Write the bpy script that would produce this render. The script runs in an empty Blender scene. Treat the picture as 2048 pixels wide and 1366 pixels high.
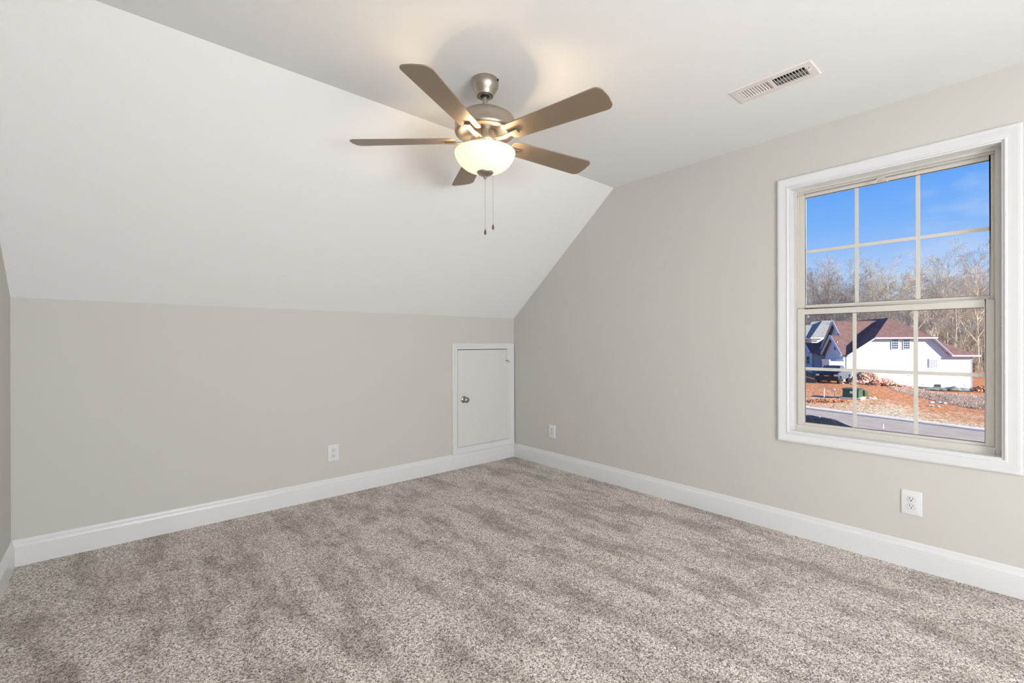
import bpy, bmesh, math, random
from mathutils import Vector, Matrix, noise as mnoise

C = bpy.context.scene.collection
SC = bpy.context.scene
random.seed(7)
PI = math.pi

# ------------------------------------------------------------------ camera
YAW, PITCH, ROLL = 0.85138, -0.00075, -0.00186
CAM = Vector((-3.24624, -3.67519, 1.22))
FPX = 918.98
fw = Vector((math.cos(YAW) * math.cos(PITCH), math.sin(YAW) * math.cos(PITCH), math.sin(PITCH)))
rt0 = Vector((math.sin(YAW), -math.cos(YAW), 0))
up0 = rt0.cross(fw)
rt = rt0 * math.cos(ROLL) + up0 * math.sin(ROLL)
up = -rt0 * math.sin(ROLL) + up0 * math.cos(ROLL)
cd = bpy.data.cameras.new('camera')
cd.sensor_width = 36.0
cd.lens = FPX / 2048 * 36.0
cd.shift_y = 1.3 / 2048
cd.clip_end = 600
cam = bpy.data.objects.new('camera', cd)
m = Matrix((rt, up, -fw)).transposed().to_4x4()
m.translation = CAM
cam.matrix_world = m
C.objects.link(cam)
SC.camera = cam

# ------------------------------------------------------------------ view, sky, sun, large lights
SC.view_settings.view_transform = 'Standard'
SC.view_settings.look = 'None'
SC.view_settings.exposure = 0.0
SC.view_settings.gamma = 1.0

def make_world():
    w = bpy.data.worlds.new('sky')
    SC.world = w
    w.use_nodes = True
    nt = w.node_tree
    nt.nodes.clear()
    N = nt.nodes.new
    out = N('ShaderNodeOutputWorld')
    bg = N('ShaderNodeBackground')
    tc = N('ShaderNodeTexCoord')
    sep = N('ShaderNodeSeparateXYZ')
    rp = N('ShaderNodeValToRGB')
    nt.links.new(tc.outputs['Generated'], sep.inputs[0])
    nt.links.new(sep.outputs['Z'], rp.inputs[0])
    cr = rp.color_ramp
    stops = [(0.0, (0.62, 0.74, 0.93)), (0.07, (0.55, 0.71, 0.95)), (0.13, (0.42, 0.61, 0.98)),
             (0.20, (0.21, 0.47, 1.0)), (0.28, (0.115, 0.37, 0.98)), (0.5, (0.05, 0.22, 0.72)), (1.0, (0.03, 0.13, 0.55))]
    while len(cr.elements) < len(stops):
        cr.elements.new(0.5)
    for e, (p, c) in zip(cr.elements, stops):
        e.position = p
        e.color = (*c, 1)
    # thin wisps of cloud
    mp = N('ShaderNodeMapping')
    mp.inputs['Scale'].default_value = (3.0, 3.0, 9.0)
    nz = N('ShaderNodeTexNoise')
    nz.inputs['Scale'].default_value = 1.6
    nz.inputs['Detail'].default_value = 6
    nz.inputs['Roughness'].default_value = 0.55
    nt.links.new(tc.outputs['Generated'], mp.inputs[0])
    nt.links.new(mp.outputs[0], nz.inputs['Vector'])
    r2 = N('ShaderNodeValToRGB')
    r2.color_ramp.elements[0].position = 0.58
    r2.color_ramp.elements[0].color = (0, 0, 0, 1)
    r2.color_ramp.elements[1].position = 0.88
    r2.color_ramp.elements[1].color = (0.6, 0.6, 0.6, 1)
    nt.links.new(nz.outputs['Fac'], r2.inputs[0])
    mx = N('ShaderNodeMix')
    mx.data_type = 'RGBA'
    nt.links.new(r2.outputs[0], mx.inputs[0])
    nt.links.new(rp.outputs[0], mx.inputs[6])
    mx.inputs[7].default_value = (0.75, 0.82, 0.95, 1)
    nt.links.new(mx.outputs[2], bg.inputs[0])
    bg.inputs[1].default_value = 1.0
    nt.links.new(bg.outputs[0], out.inputs[0])
make_world()

sd = bpy.data.lights.new('sun', 'SUN')
sd.energy = 10.0
sd.angle = math.radians(0.6)
sd.color = (1.0, 0.95, 0.87)
sun = bpy.data.objects.new('sun', sd)
SUN_TO = Vector((0.155, -0.93, 0.345)).normalized()      # direction towards the sun
sun.rotation_euler = SUN_TO.to_track_quat('Z', 'Y').to_euler()
sun.location = (20, -40, 30)
C.objects.link(sun)

def area(name, loc, target, sx, sy, power, col):
    l = bpy.data.lights.new(name, 'AREA')
    l.shape = 'RECTANGLE'
    l.size, l.size_y = sx, sy
    l.energy = power
    l.color = col
    o = bpy.data.objects.new(name, l)
    o.location = loc
    d = Vector(target) - Vector(loc)
    o.rotation_euler = d.to_track_quat('-Z', 'Y').to_euler()
    C.objects.link(o)
    return o
# added soft fill: area lights at an invented rear window and side doorway
area('rear_fill_light', (-2.45, -6.05, 1.25), (-3.5, 0, 2.0), 1.9, 1.5, 156, (0.972, 0.985, 1.0))
area('side_fill_light', (-3.78, -4.15, 1.05), (0, -3.6, 1.7), 0.95, 1.9, 16, (0.97, 0.985, 1.0))

# ------------------------------------------------------------------ materials
def new_mat(name):
    mt = bpy.data.materials.new(name)
    mt.use_nodes = True
    nt = mt.node_tree
    return mt, nt, nt.nodes['Principled BSDF']

def mat(name, col, rough=0.5, metal=0.0, bump=None, spec=0.5, var=None, coord='Object'):
    """bump = (scale, strength, distance); var = (scale, amount) light mottling of the colour"""
    mt, nt, b = new_mat(name)
    b.inputs['Base Color'].default_value = (*col, 1)
    b.inputs['Roughness'].default_value = rough
    b.inputs['Metallic'].default_value = metal
    b.inputs['Specular IOR Level'].default_value = spec
    tc = nt.nodes.new('ShaderNodeTexCoord')
    if bump:
        nz = nt.nodes.new('ShaderNodeTexNoise')
        nz.inputs['Scale'].default_value = bump[0]
        nz.inputs['Detail'].default_value = 3
        bp = nt.nodes.new('ShaderNodeBump')
        bp.inputs['Strength'].default_value = bump[1]
        bp.inputs['Distance'].default_value = bump[2]
        nt.links.new(tc.outputs[coord], nz.inputs['Vector'])
        nt.links.new(nz.outputs['Fac'], bp.inputs['Height'])
        nt.links.new(bp.outputs[0], b.inputs['Normal'])
    if var:
        nz = nt.nodes.new('ShaderNodeTexNoise')
        nz.inputs['Scale'].default_value = var[0]
        nz.inputs['Detail'].default_value = 4
        rp = nt.nodes.new('ShaderNodeValToRGB')
        a = var[1]
        rp.color_ramp.elements[0].position = 0.35
        rp.color_ramp.elements[1].position = 0.65
        rp.color_ramp.elements[0].color = (*[max(0, c * (1 - a)) for c in col], 1)
        rp.color_ramp.elements[1].color = (*[min(1, c * (1 + a)) for c in col], 1)
        nt.links.new(tc.outputs[coord], nz.inputs['Vector'])
        nt.links.new(nz.outputs['Fac'], rp.inputs[0])
        nt.links.new(rp.outputs[0], b.inputs['Base Color'])
    return mt

M = {}
M['wall'] = mat('wall_paint', (0.615, 0.602, 0.569), 0.75, bump=(260, 0.10, 0.002), spec=0.25)
M['ceil'] = mat('ceiling_paint', (0.865, 0.867, 0.870), 0.85, bump=(150, 0.22, 0.003), spec=0.2)
M['trim'] = mat('white_trim_paint', (0.75, 0.755, 0.76), 0.28, spec=0.45)
M['door'] = mat('white_door_paint', (0.72, 0.715, 0.705), 0.35, spec=0.4)
M['vinyl'] = mat('almond_vinyl', (0.64, 0.615, 0.56), 0.4, spec=0.4)
M['plate'] = mat('white_plastic', (0.74, 0.75, 0.76), 0.3)
M['slot'] = mat('dark_slot', (0.02, 0.02, 0.02), 0.6)
M['gap'] = mat('dark_gap', (0.05, 0.045, 0.04), 0.8)
M['nickel'] = mat('brushed_nickel', (0.44, 0.395, 0.34), 0.38, 1.0, bump=(900, 0.03, 0.001))
M['blade'] = mat('nickel_blade_finish', (0.29, 0.22, 0.155), 0.42, 0.3, var=(30, 0.015))
M['brass'] = mat('antique_brass', (0.30, 0.22, 0.13), 0.35, 1.0)
M['wood'] = mat('dark_wood_fob', (0.12, 0.05, 0.025), 0.35)
M['vent'] = mat('white_vent_enamel', (0.80, 0.76, 0.72), 0.35)
M['duct'] = mat('galvanised_duct', (0.32, 0.26, 0.21), 0.6, 0.2)
M['damper'] = mat('grey_damper', (0.62, 0.66, 0.69), 0.5)
M['shade'] = mat('rear_fill_panel', (0.8, 0.8, 0.78), 0.8)

def glass_mat():
    mt, nt, b = new_mat('window_glass')
    nt.nodes.remove(b)
    out = nt.nodes['Material Output']
    tr = nt.nodes.new('ShaderNodeBsdfTransparent')
    tr.inputs[0].default_value = (0.97, 0.985, 0.98, 1)
    gl = nt.nodes.new('ShaderNodeBsdfGlossy')
    gl.inputs['Roughness'].default_value = 0.0
    fr = nt.nodes.new('ShaderNodeFresnel')
    fr.inputs[0].default_value = 1.25
    mx = nt.nodes.new('ShaderNodeMixShader')
    nt.links.new(fr.outputs[0], mx.inputs[0])
    nt.links.new(tr.outputs[0], mx.inputs[1])
    nt.links.new(gl.outputs[0], mx.inputs[2])
    nt.links.new(mx.outputs[0], out.inputs[0])
    return mt
M['glass'] = glass_mat()

def bowl_mat():
    mt, nt, b = new_mat('alabaster_glass')
    nt.nodes.remove(b)
    out = nt.nodes['Material Output']
    df = nt.nodes.new('ShaderNodeBsdfDiffuse')
    df.inputs[0].default_value = (0.92, 0.88, 0.80, 1)
    tl = nt.nodes.new('ShaderNodeBsdfTranslucent')
    tl.inputs[0].default_value = (0.95, 0.90, 0.80, 1)
    gl = nt.nodes.new('ShaderNodeBsdfGlossy')
    gl.inputs['Roughness'].default_value = 0.15
    em = nt.nodes.new('ShaderNodeEmission')
    em.inputs[0].default_value = (1.0, 0.80, 0.56, 1)
    em.inputs[1].default_value = 0.3
    m1 = nt.nodes.new('ShaderNodeMixShader')
    m1.inputs[0].default_value = 0.40
    m2 = nt.nodes.new('ShaderNodeMixShader')
    m2.inputs[0].default_value = 0.04
    ad = nt.nodes.new('ShaderNodeAddShader')
    nt.links.new(df.outputs[0], m1.inputs[1])
    nt.links.new(tl.outputs[0], m1.inputs[2])
    nt.links.new(m1.outputs[0], m2.inputs[1])
    nt.links.new(gl.outputs[0], m2.inputs[2])
    nt.links.new(m2.outputs[0], ad.inputs[0])
    nt.links.new(em.outputs[0], ad.inputs[1])
    nt.links.new(ad.outputs[0], out.inputs[0])
    return mt
M['bowl'] = bowl_mat()

def emis(name, col, s):
    mt, nt, b = new_mat(name)
    b.inputs['Base Color'].default_value = (0.9, 0.9, 0.9, 1)
    b.inputs['Emission Color'].default_value = (*col, 1)
    b.inputs['Emission Strength'].default_value = s
    return mt
M['bulb'] = emis('lit_bulb', (1.0, 0.72, 0.42), 18.0)
M['glow_panel'] = emis('fill_panel_glow', (0.95, 0.98, 1.0), 0.6)  # glow of the added rear panel, brightens the room

def carpet_mat():
    mt, nt, b = new_mat('carpet')
    N = nt.nodes.new
    L = nt.links.new
    tc = N('ShaderNodeTexCoord')
    # fine fleck of the yarns
    vo = N('ShaderNodeTexVoronoi')
    vo.inputs['Scale'].default_value = 210
    L(tc.outputs['Object'], vo.inputs['Vector'])
    sc = N('ShaderNodeSeparateColor')
    L(vo.outputs['Color'], sc.inputs[0])
    n1 = N('ShaderNodeTexNoise')
    n1.inputs['Scale'].default_value = 70
    n1.inputs['Detail'].default_value = 3
    L(tc.outputs['Object'], n1.inputs['Vector'])
    fl_ = N('ShaderNodeMath')
    fl_.operation = 'MULTIPLY_ADD'
    L(sc.outputs[0], fl_.inputs[0])
    fl_.inputs[1].default_value = 0.75
    fl2 = N('ShaderNodeMath')
    fl2.operation = 'MULTIPLY'
    L(n1.outputs['Fac'], fl2.inputs[0])
    fl2.inputs[1].default_value = 0.25
    L(fl2.outputs[0], fl_.inputs[2])
    r1 = N('ShaderNodeValToRGB')
    cr = r1.color_ramp
    cr.elements[0].position = 0.10
    cr.elements[0].color = (0.07, 0.056, 0.045, 1)
    cr.elements[1].position = 0.92
    cr.elements[1].color = (0.99, 0.93, 0.86, 1)
    e = cr.elements.new(0.5)
    e.color = (0.55, 0.483, 0.43, 1)
    L(fl_.outputs[0], r1.inputs[0])
    # brushed nap: broad patches lying one way or the other
    def nap(scale, rot, stretch, detail, rough):
        mp = N('ShaderNodeMapping')
        mp.inputs['Rotation'].default_value = (0, 0, math.radians(rot))
        mp.inputs['Scale'].default_value = stretch
        L(tc.outputs['Object'], mp.inputs[0])
        n = N('ShaderNodeTexNoise')
        n.inputs['Scale'].default_value = scale
        n.inputs['Detail'].default_value = detail
        n.inputs['Roughness'].default_value = rough
        L(mp.outputs[0], n.inputs['Vector'])
        return n
    na = nap(2.4, 8, (2.3, 0.75, 1), 6, 0.68)       # strokes running away from the knee wall
    nb = nap(2.2, -4, (0.7, 2.4, 1), 5, 0.6)        # turning marks along it
    nc = nap(11, 0, (1, 1, 1), 4, 0.65)
    def mad(a, k, c=None):
        q = N('ShaderNodeMath')
        q.operation = 'MULTIPLY_ADD'
        L(a, q.inputs[0])
        q.inputs[1].default_value = k
        if c is None: q.inputs[2].default_value = 0.0
        else: L(c, q.inputs[2])
        return q.outputs[0]
    n2 = mad(nc.outputs['Fac'], 0.16, mad(nb.outputs['Fac'], 0.10, mad(na.outputs['Fac'], 0.74)))
    r2 = N('ShaderNodeValToRGB')
    r2.color_ramp.elements[0].position = 0.42
    r2.color_ramp.elements[0].color = (0.68, 0.655, 0.63, 1)
    r2.color_ramp.elements[1].position = 0.535
    r2.color_ramp.elements[1].color = (1.12, 1.12, 1.12, 1)
    L(n2, r2.inputs[0])
    mx = N('ShaderNodeMix')
    mx.data_type = 'RGBA'
    mx.blend_type = 'MULTIPLY'
    mx.inputs[0].default_value = 1.0
    L(r1.outputs[0], mx.inputs[6])
    L(r2.outputs[0], mx.inputs[7])
    L(mx.outputs[2], b.inputs['Base Color'])
    b.inputs['Roughness'].default_value = 0.95
    b.inputs['Specular IOR Level'].default_value = 0.1
    b.inputs['Sheen Weight'].default_value = 0.25
    b.inputs['Sheen Roughness'].default_value = 0.5
    bp = N('ShaderNodeBump')
    bp.inputs['Strength'].default_value = 0.5
    bp.inputs['Distance'].default_value = 0.006
    L(vo.outputs['Distance'], bp.inputs['Height'])
    bp.invert = True
    L(bp.outputs[0], b.inputs['Normal'])
    return mt
M['carpet'] = carpet_mat()

# ------------------------------------------------------------------ mesh helpers
class MB:
    def __init__(self):
        self.v, self.f, self.mi = [], [], []
        self.cur = 0
    def add(self, vs, fs):
        o = len(self.v)
        self.v.extend(Vector(p) for p in vs)
        for f in fs:
            self.f.append([o + i for i in f])
            self.mi.append(self.cur)
        return self
    def box(self, a, b):
        x0, y0, z0 = [min(p, q) for p, q in zip(a, b)]
        x1, y1, z1 = [max(p, q) for p, q in zip(a, b)]
        return self.add([(x0, y0, z0), (x1, y0, z0), (x1, y1, z0), (x0, y1, z0),
                         (x0, y0, z1), (x1, y0, z1), (x1, y1, z1), (x0, y1, z1)],
                        [(0, 3, 2, 1), (4, 5, 6, 7), (0, 1, 5, 4), (1, 2, 6, 5), (2, 3, 7, 6), (3, 0, 4, 7)])
    def obox(self, c, ax, ay, az):
        """box from centre and three half-extent vectors"""
        c, ax, ay, az = Vector(c), Vector(ax), Vector(ay), Vector(az)
        vs = [c + sx * ax + sy * ay + sz * az for sz in (-1, 1) for sx, sy in ((-1, -1), (1, -1), (1, 1), (-1, 1))]
        return self.add(vs, [(0, 3, 2, 1), (4, 5, 6, 7), (0, 1, 5, 4), (1, 2, 6, 5), (2, 3, 7, 6), (3, 0, 4, 7)])
    def lathe(self, prof, n=48, c=(0, 0, 0), axis=None):
        """profile of (radius, height) around a vertical (or given) axis"""
        c = Vector(c)
        q = Vector(axis).to_track_quat('Z', 'Y') if axis is not None else None
        vs, fs = [], []
        k = len(prof)
        for i in range(n):
            a = 2 * PI * i / n
            for r, h in prof:
                p = Vector((r * math.cos(a), r * math.sin(a), h))
                vs.append(c + (q @ p if q else p))
        for i in range(n):
            j = (i + 1) % n
            for t in range(k - 1):
                fs.append((i * k + t, j * k + t, j * k + t + 1, i * k + t + 1))
        return self.add(vs, fs)
    def tube(self, pts, rad, n=8, cap=True):
        pts = [Vector(p) for p in pts]
        rads = rad if isinstance(rad, (list, tuple)) else [rad] * len(pts)
        vs, fs = [], []
        t = (pts[1] - pts[0]).normalized()
        u = t.orthogonal().normalized()
        for i, p in enumerate(pts):
            if i == 0:
                d = pts[1] - pts[0]
            elif i == len(pts) - 1:
                d = pts[-1] - pts[-2]
            else:
                d = pts[i + 1] - pts[i - 1]
            d.normalize()
            u = (u - d * u.dot(d))
            if u.length < 1e-6:
                u = d.orthogonal()
            u.normalize()
            w = d.cross(u)
            for k in range(n):
                a = 2 * PI * k / n
                vs.append(p + (u * math.cos(a) + w * math.sin(a)) * rads[i])
        for i in range(len(pts) - 1):
            for k in range(n):
                l = (k + 1) % n
                fs.append((i * n + k, i * n + l, (i + 1) * n + l, (i + 1) * n + k))
        if cap:
            fs.append(tuple(range(n - 1, -1, -1)))
            fs.append(tuple((len(pts) - 1) * n + k for k in range(n)))
        return self.add(vs, fs)
    def prism(self, poly, d):
        """polygon (list of 3D points) extruded by vector d"""
        d = Vector(d)
        n = len(poly)
        vs = [Vector(p) for p in poly] + [Vector(p) + d for p in poly]
        fs = [tuple(range(n - 1, -1, -1)), tuple(range(n, 2 * n))]
        for i in range(n):
            j = (i + 1) % n
            fs.append((i, j, n + j, n + i))
        return self.add(vs, fs)
    def ball(self, c, r, sx=1, sy=1, sz=1, n=16, m=10):
        prof = [(r * math.sin(PI * i / m), -r * math.cos(PI * i / m)) for i in range(m + 1)]
        c = Vector(c)
        o = len(self.v)
        self.lathe(prof, n)
        for i in range(o, len(self.v)):
            p = self.v[i]
            self.v[i] = Vector((p.x * sx, p.y * sy, p.z * sz)) + c
        return self
    def frame(self, mapf, s0, s1, t0, t1, prof):
        """mitred moulding around the rectangle s0..s1 x t0..t1; prof = (outward, protrusion) points"""
        vs, fs = [], []
        k = len(prof)
        for (s, t, ds, dt) in ((s0, t0, -1, -1), (s1, t0, 1, -1), (s1, t1, 1, 1), (s0, t1, -1, 1)):
            for o, h in prof:
                vs.append(mapf(s + ds * o, t + dt * o, h))
        for c in range(4):
            d = (c + 1) % 4
            for i in range(k - 1):
                fs.append((c * k + i, d * k + i, d * k + i + 1, c * k + i + 1))
        return self.add(vs, fs)
    def build(self, name, mats, parent=None, origin=None, smooth=35, bevel=None):
        if not isinstance(mats, (list, tuple)):
            mats = [mats]
        if parent is not None and origin is None:
            origin = ROOT[parent.name]
        og = Vector(origin) if origin is not None else Vector((0, 0, 0))
        me = bpy.data.meshes.new(name)
        me.from_pydata([tuple(p - og) for p in self.v], [], self.f)
        for mm in mats:
            me.materials.append(mm)
        if len(mats) > 1:
            me.polygons.foreach_set('material_index', self.mi)
        bm = bmesh.new()
        bm.from_mesh(me)
        bmesh.ops.remove_doubles(bm, verts=bm.verts, dist=1e-6)
        bmesh.ops.recalc_face_normals(bm, faces=bm.faces)
        if smooth:
            lim = math.radians(smooth)
            for f in bm.faces:
                f.smooth = True
            for e in bm.edges:
                e.smooth = e.calc_face_angle(0) < lim if len(e.link_faces) == 2 else True
        bm.to_mesh(me)
        bm.free()
        o = bpy.data.objects.new(name, me)
        C.objects.link(o)
        ROOT[o.name] = og
        if parent is not None:
            o.parent = parent
            if og != ROOT[parent.name]:
                o.location = og - ROOT[parent.name]
        else:
            o.location = og
        if bevel:
            bv = o.modifiers.new('bevel', 'BEVEL')
            bv.width = bevel
            bv.segments = 2
            bv.limit_method = 'ANGLE'
            bv.angle_limit = math.radians(40)
        return o
ROOT = {}

def empty(name, loc):
    o = bpy.data.objects.new(name, None)
    o.empty_display_size = 0.1
    o.location = loc
    C.objects.link(o)
    ROOT[o.name] = Vector(loc)
    return o

def tag(o, label=None, cat=None, group=None, kind=None):
    if label: o['label'] = label
    if cat: o['category'] = cat
    if group: o['group'] = group
    if kind: o['kind'] = kind
    return o

def copy_tree(o, parent=None):
    c = o.copy()
    C.objects.link(c)
    c.parent = parent
    ROOT[c.name] = ROOT[o.name]
    for ch in [k for k in SC.objects if k.parent == o]:
        copy_tree(ch, c)
    return c

# ================================================================== THE ROOM
K, ZC, YB, W, YR = 1.4676, 2.534, -1.294, 3.6515, -6.2
YB2 = YR - YB                                      # the rear slope starts here
# window opening in the gable wall (x = 0)
WY0, WY1, WZ0, WZ1 = -3.566, -2.644, 0.652, 2.184
T = 0.16

b = MB()
b.box((-W - 1.5, YR - 0.2, -0.25), (T, 0.2, 0.0))
tag(b.build('floor', M['carpet'], origin=(-1.8, -3, 0)), 'mottled grey brown cut pile carpet covering the bedroom floor', 'carpet floor', kind='structure')

b = MB()
b.box((-W - 0.15, 0, 0), (T, 0.15, K + 0.12))
tag(b.build('wall_knee', M['wall'], smooth=0), 'low greige knee wall under the sloped ceiling with the hatch door', 'wall', kind='structure')

# gable wall with the window hole, top follows the roof line
b = MB()
def gw(poly):
    b.prism([(0, y, z) for y, z in poly], (T, 0, 0))
gw([(0.15, 0), (0.15, K), (0, K), (YB, ZC), (WY1, ZC), (WY1, 0)])
gw([(WY1, 0), (WY1, WZ0), (WY0, WZ0), (WY0, 0)])
gw([(WY1, WZ1), (WY1, ZC), (WY0, ZC), (WY0, WZ1)])
gw([(WY0, 0), (WY0, ZC), (YB2, ZC), (YR, K), (YR - 0.15, K), (YR - 0.15, 0)])
tag(b.build('wall_gable', M['wall'], smooth=0), 'greige gable wall holding the large window', 'wall', kind='structure')

b = MB()
OY0, OY1, OZ = -4.65, -3.65, 2.05                  # opening cut beside the camera for the added side fill light
b.prism([(-W, 0.15, 0), (-W, 0.15, K), (-W, 0, K), (-W, YB, ZC), (-W, OY1, ZC), (-W, OY1, 0)], (-0.12, 0, 0))
b.prism([(-W, OY0, OZ), (-W, OY0, ZC), (-W, OY1, ZC), (-W, OY1, OZ)], (-0.12, 0, 0))
b.prism([(-W, OY0, 0), (-W, OY0, ZC), (-W, YB2, ZC), (-W, YR, K), (-W, YR - 0.15, K), (-W, YR - 0.15, 0)], (-0.12, 0, 0))
tag(b.build('wall_left', M['wall'], smooth=0), 'greige end wall, a thin strip at the left edge', 'wall', kind='structure')

b = MB()
b.box((-W - 0.15, YR - 0.15, 0), (T, YR, K + 0.6))
tag(b.build('wall_rear', M['wall'], smooth=0), 'greige wall behind the camera', 'wall', kind='structure')

b = MB()                                           # added walls boxing in the side fill light
HXE = -W - 1.4
b.box((HXE - 0.1, OY0 - 0.6, 0), (HXE, OY1 + 0.6, ZC)); b.box((HXE, OY0 - 0.7, 0), (-W - 0.12, OY0 - 0.6, ZC)); b.box((HXE, OY1 + 0.6, 0), (-W - 0.12, OY1 + 0.7, ZC))
tag(b.build('wall_fill_box', M['wall'], smooth=0), 'added greige walls boxing in the fill light beside the camera', 'wall', kind='structure')
dw = empty('added_doorway', (-W, (OY0 + OY1) / 2, 0))  # doorway added to hold the side fill light
tag(dw, 'added cased opening for the fill light in the end wall', 'doorway', kind='structure')
b = MB()
for (y0, y1, z0, z1) in ((OY0 - 0.065, OY0, 0, OZ + 0.065), (OY1, OY1 + 0.065, 0, OZ + 0.065), (OY0, OY1, OZ, OZ + 0.065)):
    b.box((-W, y0, z0), (-W + 0.017, y1, z1))
b.build('casing', M['trim'], dw, smooth=0, bevel=0.003)

# ceiling: flat middle with the vent hole, and the two slopes
VX0, VX1, VY0, VY1 = -0.787, -0.620, -2.977, -2.603     # vent plate
HX0, HX1, HY0, HY1 = VX0 + 0.025, VX1 - 0.025, VY0 + 0.022, VY1 - 0.022
b = MB()
sl = (K - ZC) / (0 - YB)
def slab(poly):
    b.prism([(-W - 0.15, y, z) for y, z in poly], (W + 0.15 + T, 0, 0))
slab([(YB, ZC), (0.0, K), (0.15, K), (0.15, K + 0.12), (YB, ZC + 0.15)])
slab([(YB2, ZC), (YR, K), (YR - 0.15, K), (YR - 0.15, K + 0.75), (YB2, ZC + 0.15)])
for (x0, y0, x1, y1) in ((-W - 0.15, YB2, HX0, YB), (HX1, YB2, T, YB), (HX0, YB2, HX1, HY0), (HX0, HY1, HX1, YB)):
    b.box((x0, y0, ZC), (x1, y1, ZC + 0.15))
b.box((-W - 1.5, OY0 - 0.7, ZC), (-W - 0.15, OY1 + 0.7, ZC + 0.15))
tag(b.build('ceiling', M['ceil'], smooth=0), 'white textured ceiling, flat in the middle and sloping down to the knee wall', 'ceiling', kind='structure')

# baseboards
BP = [(0.0155, 0.0), (0.0155, 0.098), (0.0135, 0.1005), (0.0145, 0.104), (0.0135, 0.112), (0.0095, 0.1225), (0.0075, 0.1255), (0.0072, 0.134), (0.0055, 0.1395), (0.003, 0.1433), (0.0, 0.1433)]
def baseboard(name, mapf, label):
    b = MB()
    k = len(BP)
    vs = [mapf(0, h, z) for h, z in BP] + [mapf(1, h, z) for h, z in BP]
    b.add(vs, [(i, i + 1, k + i + 1, k + i) for i in range(k - 1)] + [tuple(range(k)), tuple(range(2 * k - 1, k - 1, -1))])
    return tag(b.build(name, M['trim'], smooth=20), label, 'baseboard', kind='structure')
baseboard('baseboard_knee', lambda e, h, z: ((-W + h) if e == 0 else -h, -h, z), 'white moulded baseboard along the low knee wall')
baseboard('baseboard_gable', lambda e, h, z: (-h, -h if e == 0 else YR + h, z), 'white moulded baseboard under the window wall')
baseboard('baseboard_left', lambda e, h, z: (-W + h, -h if e == 0 else OY1 + 0.065, z), 'white baseboard piece at the left edge')

CASING = [(0.0, 0.0), (0.0, 0.0085), (0.004, 0.0115), (0.010, 0.0115), (0.0135, 0.0095), (0.020, 0.0105), (0.034, 0.0125), (0.046, 0.0165), (0.053, 0.0185), (0.0595, 0.0185), (0.0625, 0.0165), (0.0655, 0.0160), (0.0675, 0.0135), (0.0675, 0.0)]

# ------------------------------------------------------------------ window in the gable wall
wr = empty('window_1', (0, (WY0 + WY1) / 2, WZ0))
tag(wr, 'double hung almond vinyl window in white casing on the gable wall', 'window', kind='structure')
gm = lambda s, t, h: Vector((-h, s, t))
b = MB(); b.frame(gm, WY0 - 0.006, WY1 + 0.006, WZ0 - 0.006, WZ1 + 0.006, [(o * 0.911, h) for o, h in CASING])
b.build('casing', M['trim'], wr, smooth=25)
# white jamb liner
b = MB()
ring_w = 0.006
b.box((-0.002, WY0 - ring_w, WZ0 - ring_w), (0.0, WY0, WZ1 + ring_w)); b.box((-0.002, WY1, WZ0 - ring_w), (0.0, WY1 + ring_w, WZ1 + ring_w))
b.box((-0.002, WY0, WZ0 - ring_w), (0.0, WY1, WZ0)); b.box((-0.002, WY0, WZ1), (0.0, WY1, WZ1 + ring_w))
J = 0.008
b.box((-0.002, WY0, WZ0), (0.068, WY0 + J * 0.2, WZ1)); b.box((-0.002, WY1 - J * 0.2, WZ0), (0.068, WY1, WZ1))
b.box((-0.002, WY0, WZ0), (0.068, WY1, WZ0 + J * 0.2)); b.box((-0.002, WY0, WZ1 - J * 0.2), (0.068, WY1, WZ1))
b.build('jamb', M['trim'], wr, smooth=0)
def ring(b, y0, y1, z0, z1, wl, wr_, wb, wt, x0, x1):
    """rectangular frame with given member widths (left = -y side ... right = +y side)"""
    b.box((x0, y0, z0), (x1, y0 + wl, z1)); b.box((x0, y1 - wr_, z0), (x1, y1, z1))
    b.box((x0, y0 + wl, z0), (x1, y1 - wr_, z0 + wb)); b.box((x0, y0 + wl, z1 - wt), (x1, y1 - wr_, z1))
b = MB()
ring(b, WY0, WY1, WZ0, WZ1, 0.0255, 0.0165, 0.036, 0.0155, 0.068, 0.150)
# stepped parting stops beside the upper sash, head step
b.box((0.094, WY1 - 0.0225, 1.432), (0.1065, WY1 - 0.0160, WZ1 - 0.0150)); b.box((0.094, WY0 + 0.0250, 1.432), (0.1065, WY0 + 0.031, WZ1 - 0.0150))
b.box((0.088, WY0 + 0.0245, WZ1 - 0.0235), (0.1060, WY1 - 0.0155, WZ1 - 0.0145))
b.build('vinyl_frame', M['vinyl'], wr, smooth=0, bevel=0.0015)
# dark weather seams at sash edges
def sash(name, y0, y1, z0, z1, wl, wr_, wb, wt, x0, x1, ys, zm, gx, mw):
    b = MB(); ring(b, y0, y1, z0, z1, wl, wr_, wb, wt, x0, x1)
    s = b.build(name, M['vinyl'], wr, smooth=0, bevel=0.003)
    gy0, gy1, gz0, gz1 = y0 + wl, y1 - wr_, z0 + wb, z1 - wt
    b = MB(); b.box((gx, gy0 - 0.002, gz0 - 0.002), (gx + 0.003, gy1 + 0.002, gz1 + 0.002))
    g = b.build('glass_pane', M['glass'], s, origin=ROOT[wr.name], smooth=0)
    b = MB(); e = 0.0022
    ring(b, gy0, gy1, gz0, gz1, e, e, e, e, gx - 0.005, gx - 0.0005)
    b.build('glazing_gasket', M['gap'], s, origin=ROOT[wr.name], smooth=0)
    b = MB()
    for yc in ys: b.box((gx - 0.0045, yc - mw / 2, gz0), (gx - 0.0006, yc + mw / 2, gz1))
    b.box((gx - 0.0047, gy0, zm - mw / 2), (gx - 0.0004, gy1, zm + mw / 2))
    b.build('muntin_grid', M['vinyl'], s, origin=ROOT[wr.name], smooth=0, bevel=0.001)
    return s
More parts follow.
